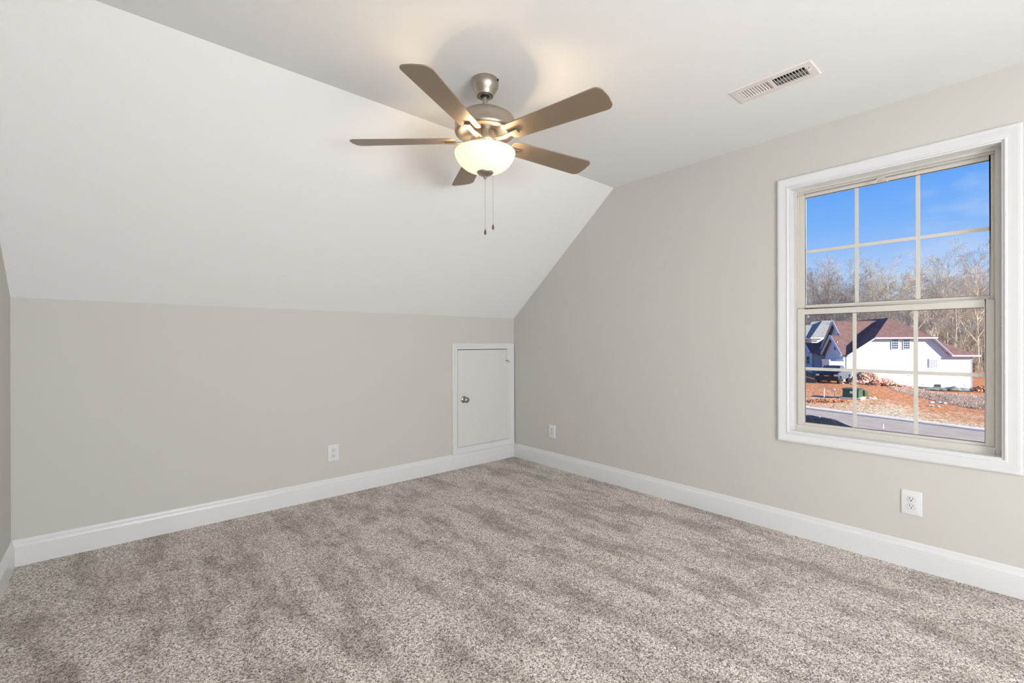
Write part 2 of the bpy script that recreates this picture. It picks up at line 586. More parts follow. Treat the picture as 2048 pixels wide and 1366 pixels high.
sash('upper_sash', WY0 + 0.0255, WY1 - 0.0165, 1.410, WZ1 - 0.0215, 0.0205, 0.036, 0.041, 0.0235, 0.108, 0.140, (-3.243, -2.966), 1.792, 0.124, 0.019)
sash('lower_sash', WY0 + 0.0275, WY1 - 0.0175, 0.688, 1.4265, 0.0345, 0.0405, 0.016, 0.037, 0.080, 0.106, (-3.237, -2.961), 1.0455, 0.096, 0.019)
b = MB()
b.tube([(0.076, -3.062, 2.136), (0.070, -3.075, 2.152), (0.070, -3.10, 2.152), (0.076, -3.118, 2.134)], 0.0035, 8)
b.box((0.070, -3.066, 2.128), (0.08, -3.058, 2.142)); b.box((0.070, -3.122, 2.126), (0.08, -3.114, 2.140))
b.build('sash_clip', M['vinyl'], wr, smooth=40)
b = MB()
for (y, z) in ((-3.542, 2.151), (-2.666, 2.149), (-3.236, 2.1505)):
    b.lathe([(0, 0.0), (0.003, 0.0), (0.003, 0.002), (0, 0.002)], 10, (0.0785 if y != -3.236 else 0.0785, y, z), (-1, 0, 0))
b.build('frame_screw', M['brass'], wr)

# ------------------------------------------------------------------ added fill source: window casing and glowing panel on the solid rear wall (behind the camera)
rw = empty('added_rear_window', (-2.45, YR, 0.5))
tag(rw, 'added fill light panel framed as a window behind the camera', 'window', kind='structure')
b = MB(); b.frame(lambda s, t, h: Vector((s, YR + h, t)), -3.4, -1.5, 0.5, 2.0, CASING)
b.build('casing', M['trim'], rw)
b = MB(); b.box((-3.4, YR, 0.5), (-1.5, YR + 0.006, 2.0)); b.build('rear_fill_panel', M['glow_panel'], rw, smooth=0)

# ------------------------------------------------------------------ attic hatch door in the knee wall
dr = empty('door_1', (-0.42, 0, 0.1433))
tag(dr, 'small white attic hatch door in the corner of the knee wall', 'door', kind='structure')
DX0, DX1, DZ0, DZ1 = -0.731, -0.106, 0.203, 1.143
b = MB()
km = lambda s, t, h: Vector((s, -h, t))
# casing sides: left, top and bottom follow one width, the hinge side is wider
PW = [(o * 0.92, h) for o, h in CASING]
b.frame(km, DX0 - 0.002, DX1 + 0.035, DZ0 - 0.002, DZ1 + 0.003, [(min(o, 0.0595), h) for o, h in PW])
b.box((DX1 + 0.002, -0.010, DZ0 - 0.002), (DX1 + 0.036, 0, DZ1 + 0.003))
b.build('casing', M['trim'], dr, smooth=25)
b = MB(); b.box((DX0 - 0.002, -0.0022, DZ0 - 0.003), (DX1 + 0.003, -0.0005, DZ1 + 0.004)); b.build('dark_gap', M['gap'], dr, smooth=0)
b = MB(); b.box((DX0 + 0.001, -0.0105, DZ0 + 0.001), (DX1 + 0.0005, -0.0024, DZ1 - 0.003)); slabd = b.build('door_slab', M['door'], dr, smooth=0, bevel=0.0012)
b = MB()
b.lathe([(0, 0), (0.0325, 0), (0.0325, 0.003), (0.029, 0.007), (0.016, 0.011), (0.0115, 0.014), (0.0115, 0.030), (0.015, 0.035), (0.024, 0.040), (0.0275, 0.048), (0.0275, 0.055), (0.023, 0.062), (0.012, 0.0655), (0, 0.066)], 40, (-0.6605, -0.0105, 0.661), (0, -1, 0))
b.build('door_knob', M['nickel'], dr, smooth=40)
for z in (0.955, 0.345):
    b = MB()
    b.tube([(DX1 + 0.006, -0.0135, z - 0.045), (DX1 + 0.006, -0.0135, z + 0.045)], 0.0055, 12)
    b.box((DX1 - 0.012, -0.0125, z - 0.044), (DX1 + 0.026, -0.0098, z + 0.044))
    b.build('hinge', M['trim'], dr, smooth=40)
b = MB()
hk = [(DX1 - 0.014, -0.016, 1.021), (DX1 - 0.010, -0.019, 1.029), (DX1 - 0.001, -0.019, 1.029), (DX1 + 0.003, -0.018, 1.022), (DX1 + 0.012, -0.018, 1.012), (DX1 + 0.022, -0.018, 1.008), (DX1 + 0.030, -0.018, 1.013), (DX1 + 0.034, -0.012, 1.015)]
b.tube(hk, 0.0030, 8)
b.tube([(DX1 - 0.014, -0.008, 1.021), (DX1 - 0.014, -0.018, 1.021)], 0.003, 8)
b.build('hook_latch', M['brass'], dr, smooth=40)

# ------------------------------------------------------------------ wall outlets
def make_outlet(loc, rz, label):
    r = empty('wall_outlet', loc)
    tag(r, label, 'outlet', 'duplex wall outlets')
    og = Vector(loc)
    b = MB()
    w, h = 0.0435, 0.0655
    # plate with softly domed edges: stacked rounded rectangles
    def rr(hw, hh, rad, y, n=6):
        pts = []
        for cx, cz, a0 in ((hw - rad, hh - rad, 0), (-hw + rad, hh - rad, 90), (-hw + rad, -hh + rad, 180), (hw - rad, -hh + rad, 270)):
            for i in range(n + 1):
                a = math.radians(a0 + 90 * i / n)
                pts.append(og + Vector((cx + rad * math.cos(a), y, cz + rad * math.sin(a))))
        return pts
    def loft(b, ls):
        n = len(ls[0])
        vs = [p for l in ls for p in l]
        fs = []
        for i in range(len(ls) - 1):
            for k in range(n):
                l = (k + 1) % n
                fs.append((i * n + k, i * n + l, (i + 1) * n + l, (i + 1) * n + k))
        fs.append(tuple((len(ls) - 1) * n + k for k in range(n)))
        b.add(vs, fs)
    loft(b, [rr(w, h, 0.003, 0), rr(w, h, 0.003, -0.003), rr(w - 0.002, h - 0.002, 0.003, -0.0055), rr(w - 0.005, h - 0.005, 0.003, -0.0065)])
    b.build('cover_plate', M['plate'], r, smooth=30)
    for s in (1, -1):
        zc = s * 0.0195
        b = MB()
        pts = []
        for i in range(40):
            a = 2 * PI * i / 40
            pts.append((0.0172 * math.cos(a), max(-0.0135, min(0.0135, 0.0172 * math.sin(a)))))
        loft(b, [[og + Vector((x * k, y, zc + z * k)) for x, z in pts] for k, y in ((1, -0.0062), (1, -0.0078), (0.95, -0.0084))])
        rc = b.build('receptacle', M['plate'], r, smooth=30)
        b = MB()
        ring_pts = [og + Vector((x * 1.05, -0.0066, zc + z * 1.06)) for x, z in pts]
        b.tube(ring_pts + ring_pts[:2], 0.0003, 5, cap=False)
        b.build('seam', M['gap'], rc, origin=og)
        b = MB()
        b.box(og + Vector((-0.0080, -0.0088, zc - 0.0002)), og + Vector((-0.0052, -0.0080, zc + 0.0092)))
        b.box(og + Vector((0.0052, -0.0088, zc + 0.0015)), og + Vector((0.0078, -0.0080, zc + 0.0082)))
        b.lathe([(0, 0), (0.0031, 0), (0.0031, 0.0008), (0, 0.0008)], 14, og + Vector((0, -0.0080, zc - 0.0062)), (0, -1, 0))
        b.build('slot', M['slot'], rc, origin=og, smooth=0)
    b = MB(); b.lathe([(0, 0), (0.0033, 0), (0.0030, 0.001), (0, 0.0013)], 14, og + Vector((0, -0.0064, 0)), (0, -1, 0)); b.build('screw', M['plate'], r)
    r.rotation_euler = (0, 0, rz)
    return r
o1 = make_outlet((-1.913, 0, 0.342), 0, 'white duplex outlet on the knee wall, left of the hatch door')
for loc, lab in (((0, -0.562, 0.344), 'white duplex outlet on the gable wall near the corner'),
                 ((0, -3.231, 0.350), 'white duplex outlet below the window')):
    o = copy_tree(o1)
    o.location = loc
    o.rotation_euler = (0, 0, -PI / 2)
    o['label'] = lab

# ------------------------------------------------------------------ ceiling vent
vt = empty('ceiling_vent', ((VX0 + VX1) / 2, (VY0 + VY1) / 2, ZC))
tag(vt, 'white louvred air register in the flat ceiling above the window', 'vent')
b = MB()
vm = lambda s, t, h: Vector((s, t, ZC - h))
LX0, LX1 = VX0 + 0.036, VX1 - 0.036
NB0, NB1 = -2.783, -2.640      # closed-looking bank, further from the camera
FB0, FB1 = -2.946, -2.797      # open bank
b.frame(vm, LX0, LX1, FB0, NB1, [(0, -0.004), (0, 0.006), (0.0325, 0.0055), (0.0365, 0.0025), (0.0365, 0.0)])
b.box((LX0, FB1, ZC - 0.006), (LX1, NB0, ZC + 0.004))
b.build('face_plate', M['vent'], vt, smooth=20)
def bank(y0, y1, n, tilt, name, half=0.0095):
    b = MB()
    for i in range(n):
        y = y0 + (i + 0.5) * (y1 - y0) / n
        d = Vector((0, math.sin(tilt), math.cos(tilt)))
        b.obox((-(-LX0 - LX1) / 2, y, ZC + 0.003), ((LX1 - LX0) / 2, 0, 0), d * half, Vector((0, d.z, -d.y)) * 0.0007)
    return b.build(name, M['vent'], vt, smooth=0)
bank(NB0, NB1, 11, math.radians(-34), 'louvre_bank', 0.0049)
bank(FB0, FB1, 11, math.radians(38), 'louvre_bank')
b = MB()
dz = 0.10
b.box((HX0, HY0, ZC + dz), (HX1, HY1, ZC + dz + 0.004))
for (x0, y0, x1, y1) in ((HX0, HY0, HX0 + 0.002, HY1), (HX1 - 0.002, HY0, HX1, HY1), (HX0, HY0, HX1, HY0 + 0.002), (HX0, HY1 - 0.002, HX1, HY1)):
    b.box((x0, y0, ZC + 0.0005), (x1, y1, ZC + dz))
b.build('duct', M['duct'], vt, smooth=0)
b = MB(); b.obox(((HX0 + HX1) / 2 + 0.038, (HY0 + HY1) / 2, ZC + 0.0145), (0.018, 0, -0.001), (0, (HY1 - HY0) / 2 - 0.004, 0), (0.0001, 0, 0.001)); b.build('damper', M['damper'], vt, smooth=0)
b = MB(); b.box((LX0 + 0.030, VY0 + 0.012, ZC - 0.016), (LX0 + 0.034, VY0 + 0.024, ZC - 0.004)); b.build('lever', M['vent'], vt, smooth=0)
b = MB(); b.box((LX0 + 0.018, VY0 + 0.0165, ZC - 0.0064), (LX0 + 0.050, VY0 + 0.0195, ZC - 0.0055)); b.build('lever_slot', M['gap'], vt, smooth=0)
for y in (VY0 + 0.010, VY1 - 0.020):
    b = MB(); b.lathe([(0, 0), (0.0045, 0), (0.004, 0.001), (0, 0.0015)], 14, ((VX0 + VX1) / 2, y, ZC - 0.0058), (0, 0, -1)); b.build('screw', M['vent'], vt)

# ------------------------------------------------------------------ ceiling fan
FX, FY = -1.824, -1.849
FC = Vector((FX, FY, 0))
fan = empty('ceiling_fan', (FX, FY, ZC))
tag(fan, 'brushed nickel five blade ceiling fan with a lit glass bowl', 'ceiling fan')
def fl(name, prof, mt, n=56, parent=None, smooth=40):
    b = MB(); b.lathe(prof, n, (FX, FY, 0))
    return b.build(name, mt, parent or fan, origin=ROOT[fan.name], smooth=smooth)
can = fl('canopy', [(0, ZC), (0.066, ZC), (0.0685, 2.528), (0.0685, 2.512), (0.067, 2.500), (0.061, 2.487), (0.052, 2.474), (0.0455, 2.464), (0.0425, 2.457), (0.0420, 2.4535), (0.0375, 2.4525), (0.0365, 2.4565), (0.0345, 2.4565), (0.0335, 2.4525), (0.024, 2.4525), (0.024, 2.470), (0, 2.470)], M['nickel'])
b = MB()
a = math.radians(232)
b.box((FX + 0.03, FY - 0.0655, 2.518), (FX + 0.036, FY - 0.0550, 2.526))
b.build('canopy_screw', M['slot'], can, origin=ROOT[fan.name], smooth=0)
fl('hanger_ball', [(0, 2.475), (0.020, 2.470), (0.0235, 2.459), (0.021, 2.450), (0.0135, 2.445), (0, 2.445)], M['slot'])
fl('downrod', [(0, 2.46), (0.0130, 2.46), (0.0130, 2.372), (0.0185, 2.370), (0.0185, 2.352), (0, 2.352)], M['nickel'])
fl('motor_housing', [(0, 2.362), (0.03, 2.362), (0.104, 2.360), (0.1155, 2.357), (0.1175, 2.353), (0.1215, 2.3525), (0.1245, 2.349), (0.1355, 2.3435), (0.1455, 2.337), (0.1500, 2.328), (0.1512, 2.312), (0.1512, 2.2835), (0.1520, 2.282), (0.1520, 2.272), (0.149, 2.265), (0.142, 2.260), (0.118, 2.258), (0.098, 2.263), (0.086, 2.268), (0.062, 2.270), (0, 2.270)], M['nickel'], 72)
fl('vent_ring', [(0, 2.272), (0.0565, 2.272), (0.0565, 2.234), (0, 2.234)], M['nickel'])
for i in range(10):
    a = 2 * PI * i / 10
    d = Vector((math.cos(a), math.sin(a), 0))
    b = MB(); b.obox(Vector((FX, FY, 2.253)) + d * 0.0565, d * 0.0006, Vector((-d.y, d.x, 0)) * 0.0007, (0, 0, 0.014))
    b.build('vent_slit', M['gap'], fan, origin=ROOT[fan.name], smooth=0)
fl('flywheel', [(0, 2.238), (0.064, 2.238), (0.0720, 2.236), (0.0735, 2.230), (0.0735, 2.214), (0.0705, 2.209), (0.062, 2.208), (0.0600, 2.213), (0.0560, 2.213), (0, 2.213)], M['nickel'])
fl('switch_housing', [(0, 2.214), (0.0555, 2.214), (0.0555, 2.196), (0.060, 2.192), (0.060, 2.172), (0.055, 2.166), (0.012, 2.164), (0.010, 2.160), (0.0045, 2.158), (0.0045, 2.07), (0, 2.07)], M['nickel'])
b = MB(); b.ball((FX - 0.012, FY - 0.0565, 2.203), 0.0035); b.build('switch_screw', M['slot'], fan, origin=ROOT[fan.name])

# blades
A0, RB, ZBL, PH = 3.645, 0.677, 2.232, math.radians(-12.5)
for k in range(5):
    a = A0 + k * 2 * PI / 5
    rd = Vector((math.cos(a), math.sin(a), 0))
    tg = Vector((-math.sin(a), math.cos(a), 0)) * math.cos(PH) + Vector((0, 0, 1)) * math.sin(PH)
    nn = rd.cross(tg).normalized()
    # outline: narrow rounded root, wide rounded tip
    pts = []
    def corner(cx, cy, r, a0, a1, n=8):
        for i in range(n + 1):
            t = math.radians(a0 + (a1 - a0) * i / n)
            pts.append((cx + r * math.cos(t), cy + r * math.sin(t)))
    rt_, wt_, wr2 = 0.034, 0.0715, 0.056
    corner(RB - rt_ - 0.004, wt_ - rt_, rt_, 0 + 4, 90)
    corner(0.150 + 0.030, wr2 - 0.030, 0.030, 93, 180)
    corner(0.150 + 0.030, -wr2 + 0.030, 0.030, 180, 267)
    corner(RB - rt_ - 0.004, -wt_ + rt_, rt_, 270, 356)
    pts.insert(0, (RB, 0.0))
    base = Vector((FX, FY, ZBL))
    poly = [base + rd * x + tg * y - nn * 0.0028 for x, y in pts]
    b = MB(); b.prism(poly, nn * 0.0056)
    b.build('blade', M['blade'], fan, origin=ROOT[fan.name], smooth=25, bevel=0.0015)
    # blade iron: arm from the flywheel that dips under the blade and ends in a raised flat lip
    b = MB()
    arm = [(0.062, 0.020, -0.009), (0.085, 0.0165, -0.0125), (0.115, 0.0135, -0.0145), (0.150, 0.013, -0.0125), (0.185, 0.0135, -0.0105), (0.206, 0.014, -0.0085)]
    def sec(x, hw, dz, th):
        c = Vector((FX, FY, ZBL)) + rd * x
        wv = tg if x > 0.12 else (Vector((-math.sin(a), math.cos(a), 0)))
        nv = nn if x > 0.12 else Vector((0, 0, 1))
        return [c + wv * s * hw + nv * (dz + o) for s, o in ((-1, 0), (-0.8, -th), (0.8, -th), (1, 0), (0.8, th), (-0.8, th))]
    vs = []
    for x, hw, dz in arm: vs += sec(x, hw, dz, 0.0038)
    fs = []
    for i in range(len(arm) - 1):
        for q in range(6):
            l = (q + 1) % 6
            fs.append((i * 6 + q, i * 6 + l, (i + 1) * 6 + l, (i + 1) * 6 + q))
    fs += [tuple(range(5, -1, -1)), tuple((len(arm) - 1) * 6 + q for q in range(6))]
    b.add(vs, fs)
    b.obox(base + rd * 0.2055 - nn * 0.0085, rd * 0.0022, tg * 0.0150, nn * 0.0050)
    b.build('blade_iron', M['nickel'], fan, origin=ROOT[fan.name], smooth=30)

# glass bowl, bulbs, finial
outer = [(0.1465, 2.1735), (0.1510, 2.1705), (0.1520, 2.165), (0.1480, 2.149), (0.1390, 2.131), (0.1250, 2.113), (0.1070, 2.097), (0.0860, 2.085), (0.0630, 2.077), (0.0400, 2.0725), (0.0070, 2.0715)]
inner = [(max(0.007, r - 0.0045), z + 0.0045 * (1 if i > 4 else 0.3)) for i, (r, z) in enumerate(outer)]
bowl = fl('glass_bowl', outer + inner[::-1] + [outer[0]], M['bowl'], 72)
fin = fl('finial', [(0, 2.0735), (0.0400, 2.0735), (0.0425, 2.0715), (0.0415, 2.0680), (0.036, 2.063), (0.025, 2.057), (0.014, 2.053), (0.008, 2.051), (0.0075, 2.047), (0.0085, 2.044), (0.0055, 2.0395), (0, 2.039)], M['nickel'])
bulb_pos = []
for s in (-1, 1):
    c = Vector((FX, FY, 2.155)) + Vector((rt.x, rt.y, 0)).normalized() * s * 0.078
    b = MB(); b.ball(c, 0.022, 1, 1, 1.25)
    b.build('bulb', M['bulb'], fan, origin=ROOT[fan.name])
    bulb_pos.append(c)
for c in bulb_pos:
    l = bpy.data.lights.new('fan_bulb_light', 'POINT')
    l.energy = 22.0
    l.color = (1.0, 0.74, 0.45)
    l.shadow_soft_size = 0.026
    o = bpy.data.objects.new('fan_bulb_light', l)
    o.parent = fan
    o.location = c + Vector((0, 0, 0.0)) - ROOT[fan.name]
    C.objects.link(o)

# pull chains with wooden fobs
def chain(pts, zend, fob_len):
    b = MB()
    for (p, q) in zip(pts[:-1], pts[1:]):
        p, q = Vector(p), Vector(q)
        n = max(1, int((q - p).length / 0.0052))
        for i in range(n):
            b.ball(p + (q - p) * (i / n), 0.0016, n=6, m=4)
        b.tube([p, q], 0.0005, 4)
    ch = b.build('pull_chain', M['nickel'], fan, origin=ROOT[fan.name])
    e = Vector(pts[-1])
    b = MB()
    b.lathe([(0, 0.002), (0.0022, 0.001), (0.0026, -0.003), (0.0048, -0.008), (0.0062, -0.016), (0.0058, -0.022), (0.0038, -0.0255), (0.0022, -0.028), (0, -0.0285)], 20, e)
    b.build('wooden_fob', M['wood'], ch, origin=ROOT[fan.name])
chain([(FX, FY, 2.040), (FX, FY, 1.786)], 0, 0)
r2 = Vector((fw.x, fw.y, 0)).normalized()
s2 = Vector((rt.x, rt.y, 0)).normalized()
pc = Vector((FX, FY, 0)) + r2 * 0.158 + s2 * 0.033
chain([Vector((FX, FY, 2.186)) + r2 * 0.059 + s2 * 0.012, Vector((pc.x, pc.y, 2.186)), Vector((pc.x, pc.y, 1.850))], 0, 0)

# ================================================================== OUTSIDE
def UW(u, w, z):
    """a place given by metres right of and ahead of the viewpoint, and its height relative to the eye"""
    return Vector((CAM.x + rt0.x * u + math.cos(YAW) * w, CAM.y + rt0.y * u + math.sin(YAW) * w, CAM.z + z))
M['clay'] = None
CTRL = [(20.4, 32, -4.62), (25.7, 25, -4.97), (26.5, 36, -4.43), (29, 44, -4.22), (32.4, 47, -4.3), (37.7, 51, -4.55), (44, 50.5, -5.0), (50, 49, -5.45), (36, 36, -4.98), (30, 30, -4.90),
        (44, 43, -5.05), (52, 55, -5.55), (60, 60, -5.9), (70, 50, -6.2), (35, 64, -3.6), (60, 80, -4.9), (80, 76, -5.0), (24, 62, -3.2), (20, 45, -3.9), (10, 40, -4.2), (42, 30, -5.4), (30, 55, -3.4)]
def terr(u, w):
    sw = sz = 0.0
    for cu, cw, cz in CTRL:
        d2 = (u - cu) ** 2 + (w - cw) ** 2 + 1.0
        k = 1.0 / d2 ** 1.6
        sw += k; sz += k * cz
    z = sz / sw
    if w > 72:
        z += min(1.0, (w - 72) / 60) ** 1.0 * 7.5
    return z
def road_z(y):
    return max(-7.0, min(-2.5, -4.67 + 0.0375 * (y - 7)))
RX0, RX1 = 27.0, 33.0
def ground_z(u, w):
    P = UW(u, w, 0)
    z = terr(u, w)
    if P.x < RX1 + 0.3:
        z = road_z(P.y) - 0.06
    elif P.x < RX1 + 3:
        t = (P.x - RX1 - 0.3) / 2.7
        z = z * t + (road_z(P.y) + 0.02) * (1 - t)
    z += 0.10 * mnoise.noise(Vector((u * 0.45, w * 0.45, 3.1))) * (1 if P.x > RX1 + 1 else 0)
    return z

def clay_mat():
    mt, nt, b = new_mat('red_clay_and_straw')
    N = nt.nodes.new; L = nt.links.new
    tc = N('ShaderNodeTexCoord')
    n1 = N('ShaderNodeTexNoise'); n1.inputs['Scale'].default_value = 0.22; n1.inputs['Detail'].default_value = 7; n1.inputs['Roughness'].default_value = 0.68
    n2 = N('ShaderNodeTexNoise'); n2.inputs['Scale'].default_value = 3.5; n2.inputs['Detail'].default_value = 5; n2.inputs['Roughness'].default_value = 0.7
    L(tc.outputs['Object'], n1.inputs['Vector']); L(tc.outputs['Object'], n2.inputs['Vector'])
    sp = N('ShaderNodeSeparateXYZ'); L(tc.outputs['Object'], sp.inputs[0])
    # straw is thickest beside the road (x = 33) and thins out towards the house
    mr = N('ShaderNodeMapRange'); mr.inputs[1].default_value = 33; mr.inputs[2].default_value = 44; mr.inputs[3].default_value = 0.20; mr.inputs[4].default_value = -0.16
    L(sp.outputs['X'], mr.inputs[0])
    ad = N('ShaderNodeMath'); ad.operation = 'ADD'; L(n1.outputs['Fac'], ad.inputs[0]); L(mr.outputs[0], ad.inputs[1])
    r1 = N('ShaderNodeValToRGB'); r1.color_ramp.elements[0].position = 0.40; r1.color_ramp.elements[1].position = 0.72
    r1.color_ramp.elements[0].color = (0.80, 0.33, 0.14, 1); r1.color_ramp.elements[1].color = (0.95, 0.76, 0.52, 1)
    e = r1.color_ramp.elements.new(0.52); e.color = (0.88, 0.48, 0.25, 1)
    L(ad.outputs[0], r1.inputs[0])
    r2 = N('ShaderNodeValToRGB'); r2.color_ramp.elements[0].position = 0.36; r2.color_ramp.elements[1].position = 0.62
    r2.color_ramp.elements[0].color = (0.50, 0.46, 0.42, 1); r2.color_ramp.elements[1].color = (1.12, 1.12, 1.12, 1)
    L(n2.outputs['Fac'], r2.inputs[0])
    mx = N('ShaderNodeMix'); mx.data_type = 'RGBA'; mx.blend_type = 'MULTIPLY'; mx.inputs[0].default_value = 1
    L(r1.outputs[0], mx.inputs[6]); L(r2.outputs[0], mx.inputs[7])
    # leaf litter under the wood beyond
    mr2 = N('ShaderNodeMapRange'); mr2.inputs[1].default_value = 92; mr2.inputs[2].default_value = 104
    s2 = N('ShaderNodeVectorMath'); s2.operation = 'DOT_PRODUCT'
    s2.inputs[1].default_value = (0.9, 0.8, 0)
    L(tc.outputs['Object'], s2.inputs[0]); L(s2.outputs['Value'], mr2.inputs[0])
    mx2 = N('ShaderNodeMix'); mx2.data_type = 'RGBA'
    L(mr2.outputs[0], mx2.inputs[0]); L(mx.outputs[2], mx2.inputs[6]); mx2.inputs[7].default_value = (0.20, 0.155, 0.11, 1)
    L(mx2.outputs[2], b.inputs['Base Color'])
    b.inputs['Roughness'].default_value = 0.95
    bp = N('ShaderNodeBump'); bp.inputs['Strength'].default_value = 0.9; bp.inputs['Distance'].default_value = 0.25
    L(n2.outputs['Fac'], bp.inputs['Height']); L(bp.outputs[0], b.inputs['Normal'])
    return mt
M['clay'] = clay_mat()
b = MB()
us = [-20 + 1.3 * i for i in range(124)]
ws = [2 + 1.3 * i for i in range(124)]
vs = [UW(u, w, ground_z(u, w)) for w in ws for u in us]
n = len(us)
b.add(vs, [(j * n + i, j * n + i + 1, (j + 1) * n + i + 1, (j + 1) * n + i) for j in range(len(ws) - 1) for i in range(n - 1)])
tag(b.build('ground', M['clay']), 'red clay building plot scattered with straw across the street', 'ground', kind='structure')

M['asphalt'] = mat('asphalt', (0.46, 0.37, 0.31), 0.9, var=(1.5, 0.10))
M['concrete'] = mat('concrete', (0.90, 0.78, 0.65), 0.9, var=(2, 0.08))
b = MB(); ys = [-40 + 2.0 * i for i in range(61)]
vs = []
for y in ys:
    z = CAM.z + road_z(y)
    vs += [(RX0, y, z), (RX1, y, z)]
b.add(vs, [(2 * i, 2 * i + 1, 2 * i + 3, 2 * i + 2) for i in range(len(ys) - 1)])
tag(b.build('road', M['asphalt']), 'grey asphalt street along the foot of the window view', 'street', kind='structure')
b = MB(); vs = []
for y in ys:
    z = CAM.z + road_z(y)
    vs += [(RX1, y, z - 0.1), (RX1, y, z + 0.07), (RX1 + 0.08, y, z + 0.13), (RX1 + 0.45, y, z + 0.13), (RX1 + 0.45, y, z - 0.1)]
b.add(vs, [(5 * i + k, 5 * i + k + 1, 5 * i + k + 6, 5 * i + k + 5) for i in range(len(ys) - 1) for k in range(4)])
tag(b.build('curb', M['concrete']), 'pale concrete curb along the far side of the street', 'curb', kind='structure')

# ------------------------------------------------------------------ the white house
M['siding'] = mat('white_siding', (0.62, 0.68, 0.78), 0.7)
M['shingle'] = mat('brown_shingles', (0.21, 0.11, 0.095), 0.9, var=(2.5, 0.16))
M['greyshingle'] = mat('grey_shingles', (0.30, 0.29, 0.27), 0.9, var=(2.5, 0.12))
M['pane'] = mat('house_window_glass', (0.05, 0.09, 0.12), 0.08)
M['pale_pane'] = mat('house_window_blind', (0.45, 0.50, 0.52), 0.5)
HT = math.radians(-10)
hA = Vector((math.cos(HT), math.sin(HT)))
hB = Vector((-math.sin(HT), math.cos(HT)))
HO = Vector((37.742, 52.0))
def HP(a, bb, z):
    q = HO + hA * a + hB * bb
    return UW(q.x, q.y, z)
hs = empty('house', HP(5, 3, -4.9))
tag(hs, 'large white house with brown roofs and clipped gable across the street', 'house')
def hpoly(b, pts, th):
    """roof or wall panel through the given points, thickened along its normal"""
    P = [HP(*p) for p in pts]
    nrm = (P[1] - P[0]).cross(P[2] - P[0]).normalized()
    if nrm.z < 0: nrm = -nrm
    b.prism(P, -nrm * th)
EZ = -1.48
# main block: wall facing the street corner, with the clipped gable top, and lower right part
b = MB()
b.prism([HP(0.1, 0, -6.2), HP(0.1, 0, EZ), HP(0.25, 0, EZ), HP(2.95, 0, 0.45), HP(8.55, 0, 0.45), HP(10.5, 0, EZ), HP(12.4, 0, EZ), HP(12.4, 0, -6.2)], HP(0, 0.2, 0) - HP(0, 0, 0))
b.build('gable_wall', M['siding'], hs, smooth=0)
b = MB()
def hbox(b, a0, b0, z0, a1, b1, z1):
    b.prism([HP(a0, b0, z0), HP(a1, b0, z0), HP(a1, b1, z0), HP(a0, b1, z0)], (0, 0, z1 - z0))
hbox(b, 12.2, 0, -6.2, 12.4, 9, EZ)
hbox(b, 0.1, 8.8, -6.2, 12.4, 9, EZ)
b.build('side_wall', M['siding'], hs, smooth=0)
# main roof
b = MB()
RG = (6.0, 3.0, 2.71)
o = 0.12
hpoly(b, [(2.75, -0.35, 0.40), (8.75, -0.35, 0.40), RG], 0.15)                                        # clipped hip
hpoly(b, [(2.75, -0.35, 0.40), (0.0, -0.35, -1.62), (0.0, 11, -1.62), (6.0, 11, 2.71), RG], 0.15)      # left slope
hpoly(b, [(8.75, -0.35, 0.40), (10.6, -0.35, -1.60), (10.6, 11, -1.60), (6.0, 11, 2.71), RG], 0.15)    # right slope
b.build('main_roof', M['shingle'], hs, smooth=0)
b = MB()                                                                                               # low roof of the right end
hpoly(b, [(10.25, -0.35, -1.55), (12.85, -0.35, -1.55), (9.2, 3.4, 0.75), (8.6, 1.2, 0.35)], 0.15)
hpoly(b, [(12.85, -0.35, -1.55), (12.85, 9.2, -1.55), (9.2, 6, 0.75), (9.2, 3.4, 0.75)], 0.15)
b.build('end_roof', M['shingle'], hs, smooth=0)
b = MB()                                                                                               # white fascia and rake boards
def hbar(b, p, q, r=0.10):
    b.tube([HP(*p), HP(*q)], r, 4)
hbar(b, (2.75, -0.38, 0.33), (8.85, -0.38, 0.33), 0.11)
hbar(b, (10.2, -0.38, -1.62), (12.9, -0.38, -1.62), 0.11)
hbar(b, (8.55, -0.30, 0.30), (10.35, -0.30, -1.62), 0.13)
hbar(b, (0.0, -0.38, -1.66), (2.75, -0.38, 0.30), 0.09)
b.build('fascia', M['siding'], hs, smooth=0)
# front wing with its two nested gables facing left
b = MB()
hpoly(b, [(0.55, 4.0, 2.45), (0.55, 0.7, -1.35), (5.2, 0.7, -1.35), (5.2, 4.0, 2.45)], 0.15)
hpoly(b, [(0.55, 4.0, 2.45), (0.55, 7.3, -1.35), (5.2, 7.3, -1.35), (5.2, 4.0, 2.45)], 0.15)
b.build('wing_roof', M['shingle'], hs, smooth=0)
b = MB()
hpoly(b, [(-0.55, 2.2, 0.66), (-0.55, -0.25, -1.55), (0.35, -0.25, -1.55), (3.5, 2.2, 0.66)], 0.14)
hpoly(b, [(-0.55, 2.2, 0.66), (-0.55, 4.3, -1.50), (3.0, 4.3, -1.50), (3.6, 2.2, 0.66)], 0.14)
b.build('front_gable_roof', M['shingle'], hs, smooth=0)
b = MB()
hpoly(b, [(-1.0, 7.8, -0.20), (-1.0, 6.3, -1.42), (1.6, 6.3, -1.42), (1.6, 7.8, -0.20)], 0.12)
hpoly(b, [(-1.0, 7.8, -0.20), (-1.0, 9.3, -1.42), (1.6, 9.3, -1.42), (1.6, 7.8, -0.20)], 0.12)
hpoly(b, [(-0.3, 4.2, -0.9), (-0.6, 4.2, -1.5), (-0.6, 6.4, -1.5), (1.0, 6.4, -0.5), (1.0, 4.2, -0.5)], 0.12)
b.build('porch_roof', M['shingle'], hs, smooth=0)
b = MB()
wa = HP(0.2, 0, 0) - HP(0, 0, 0)
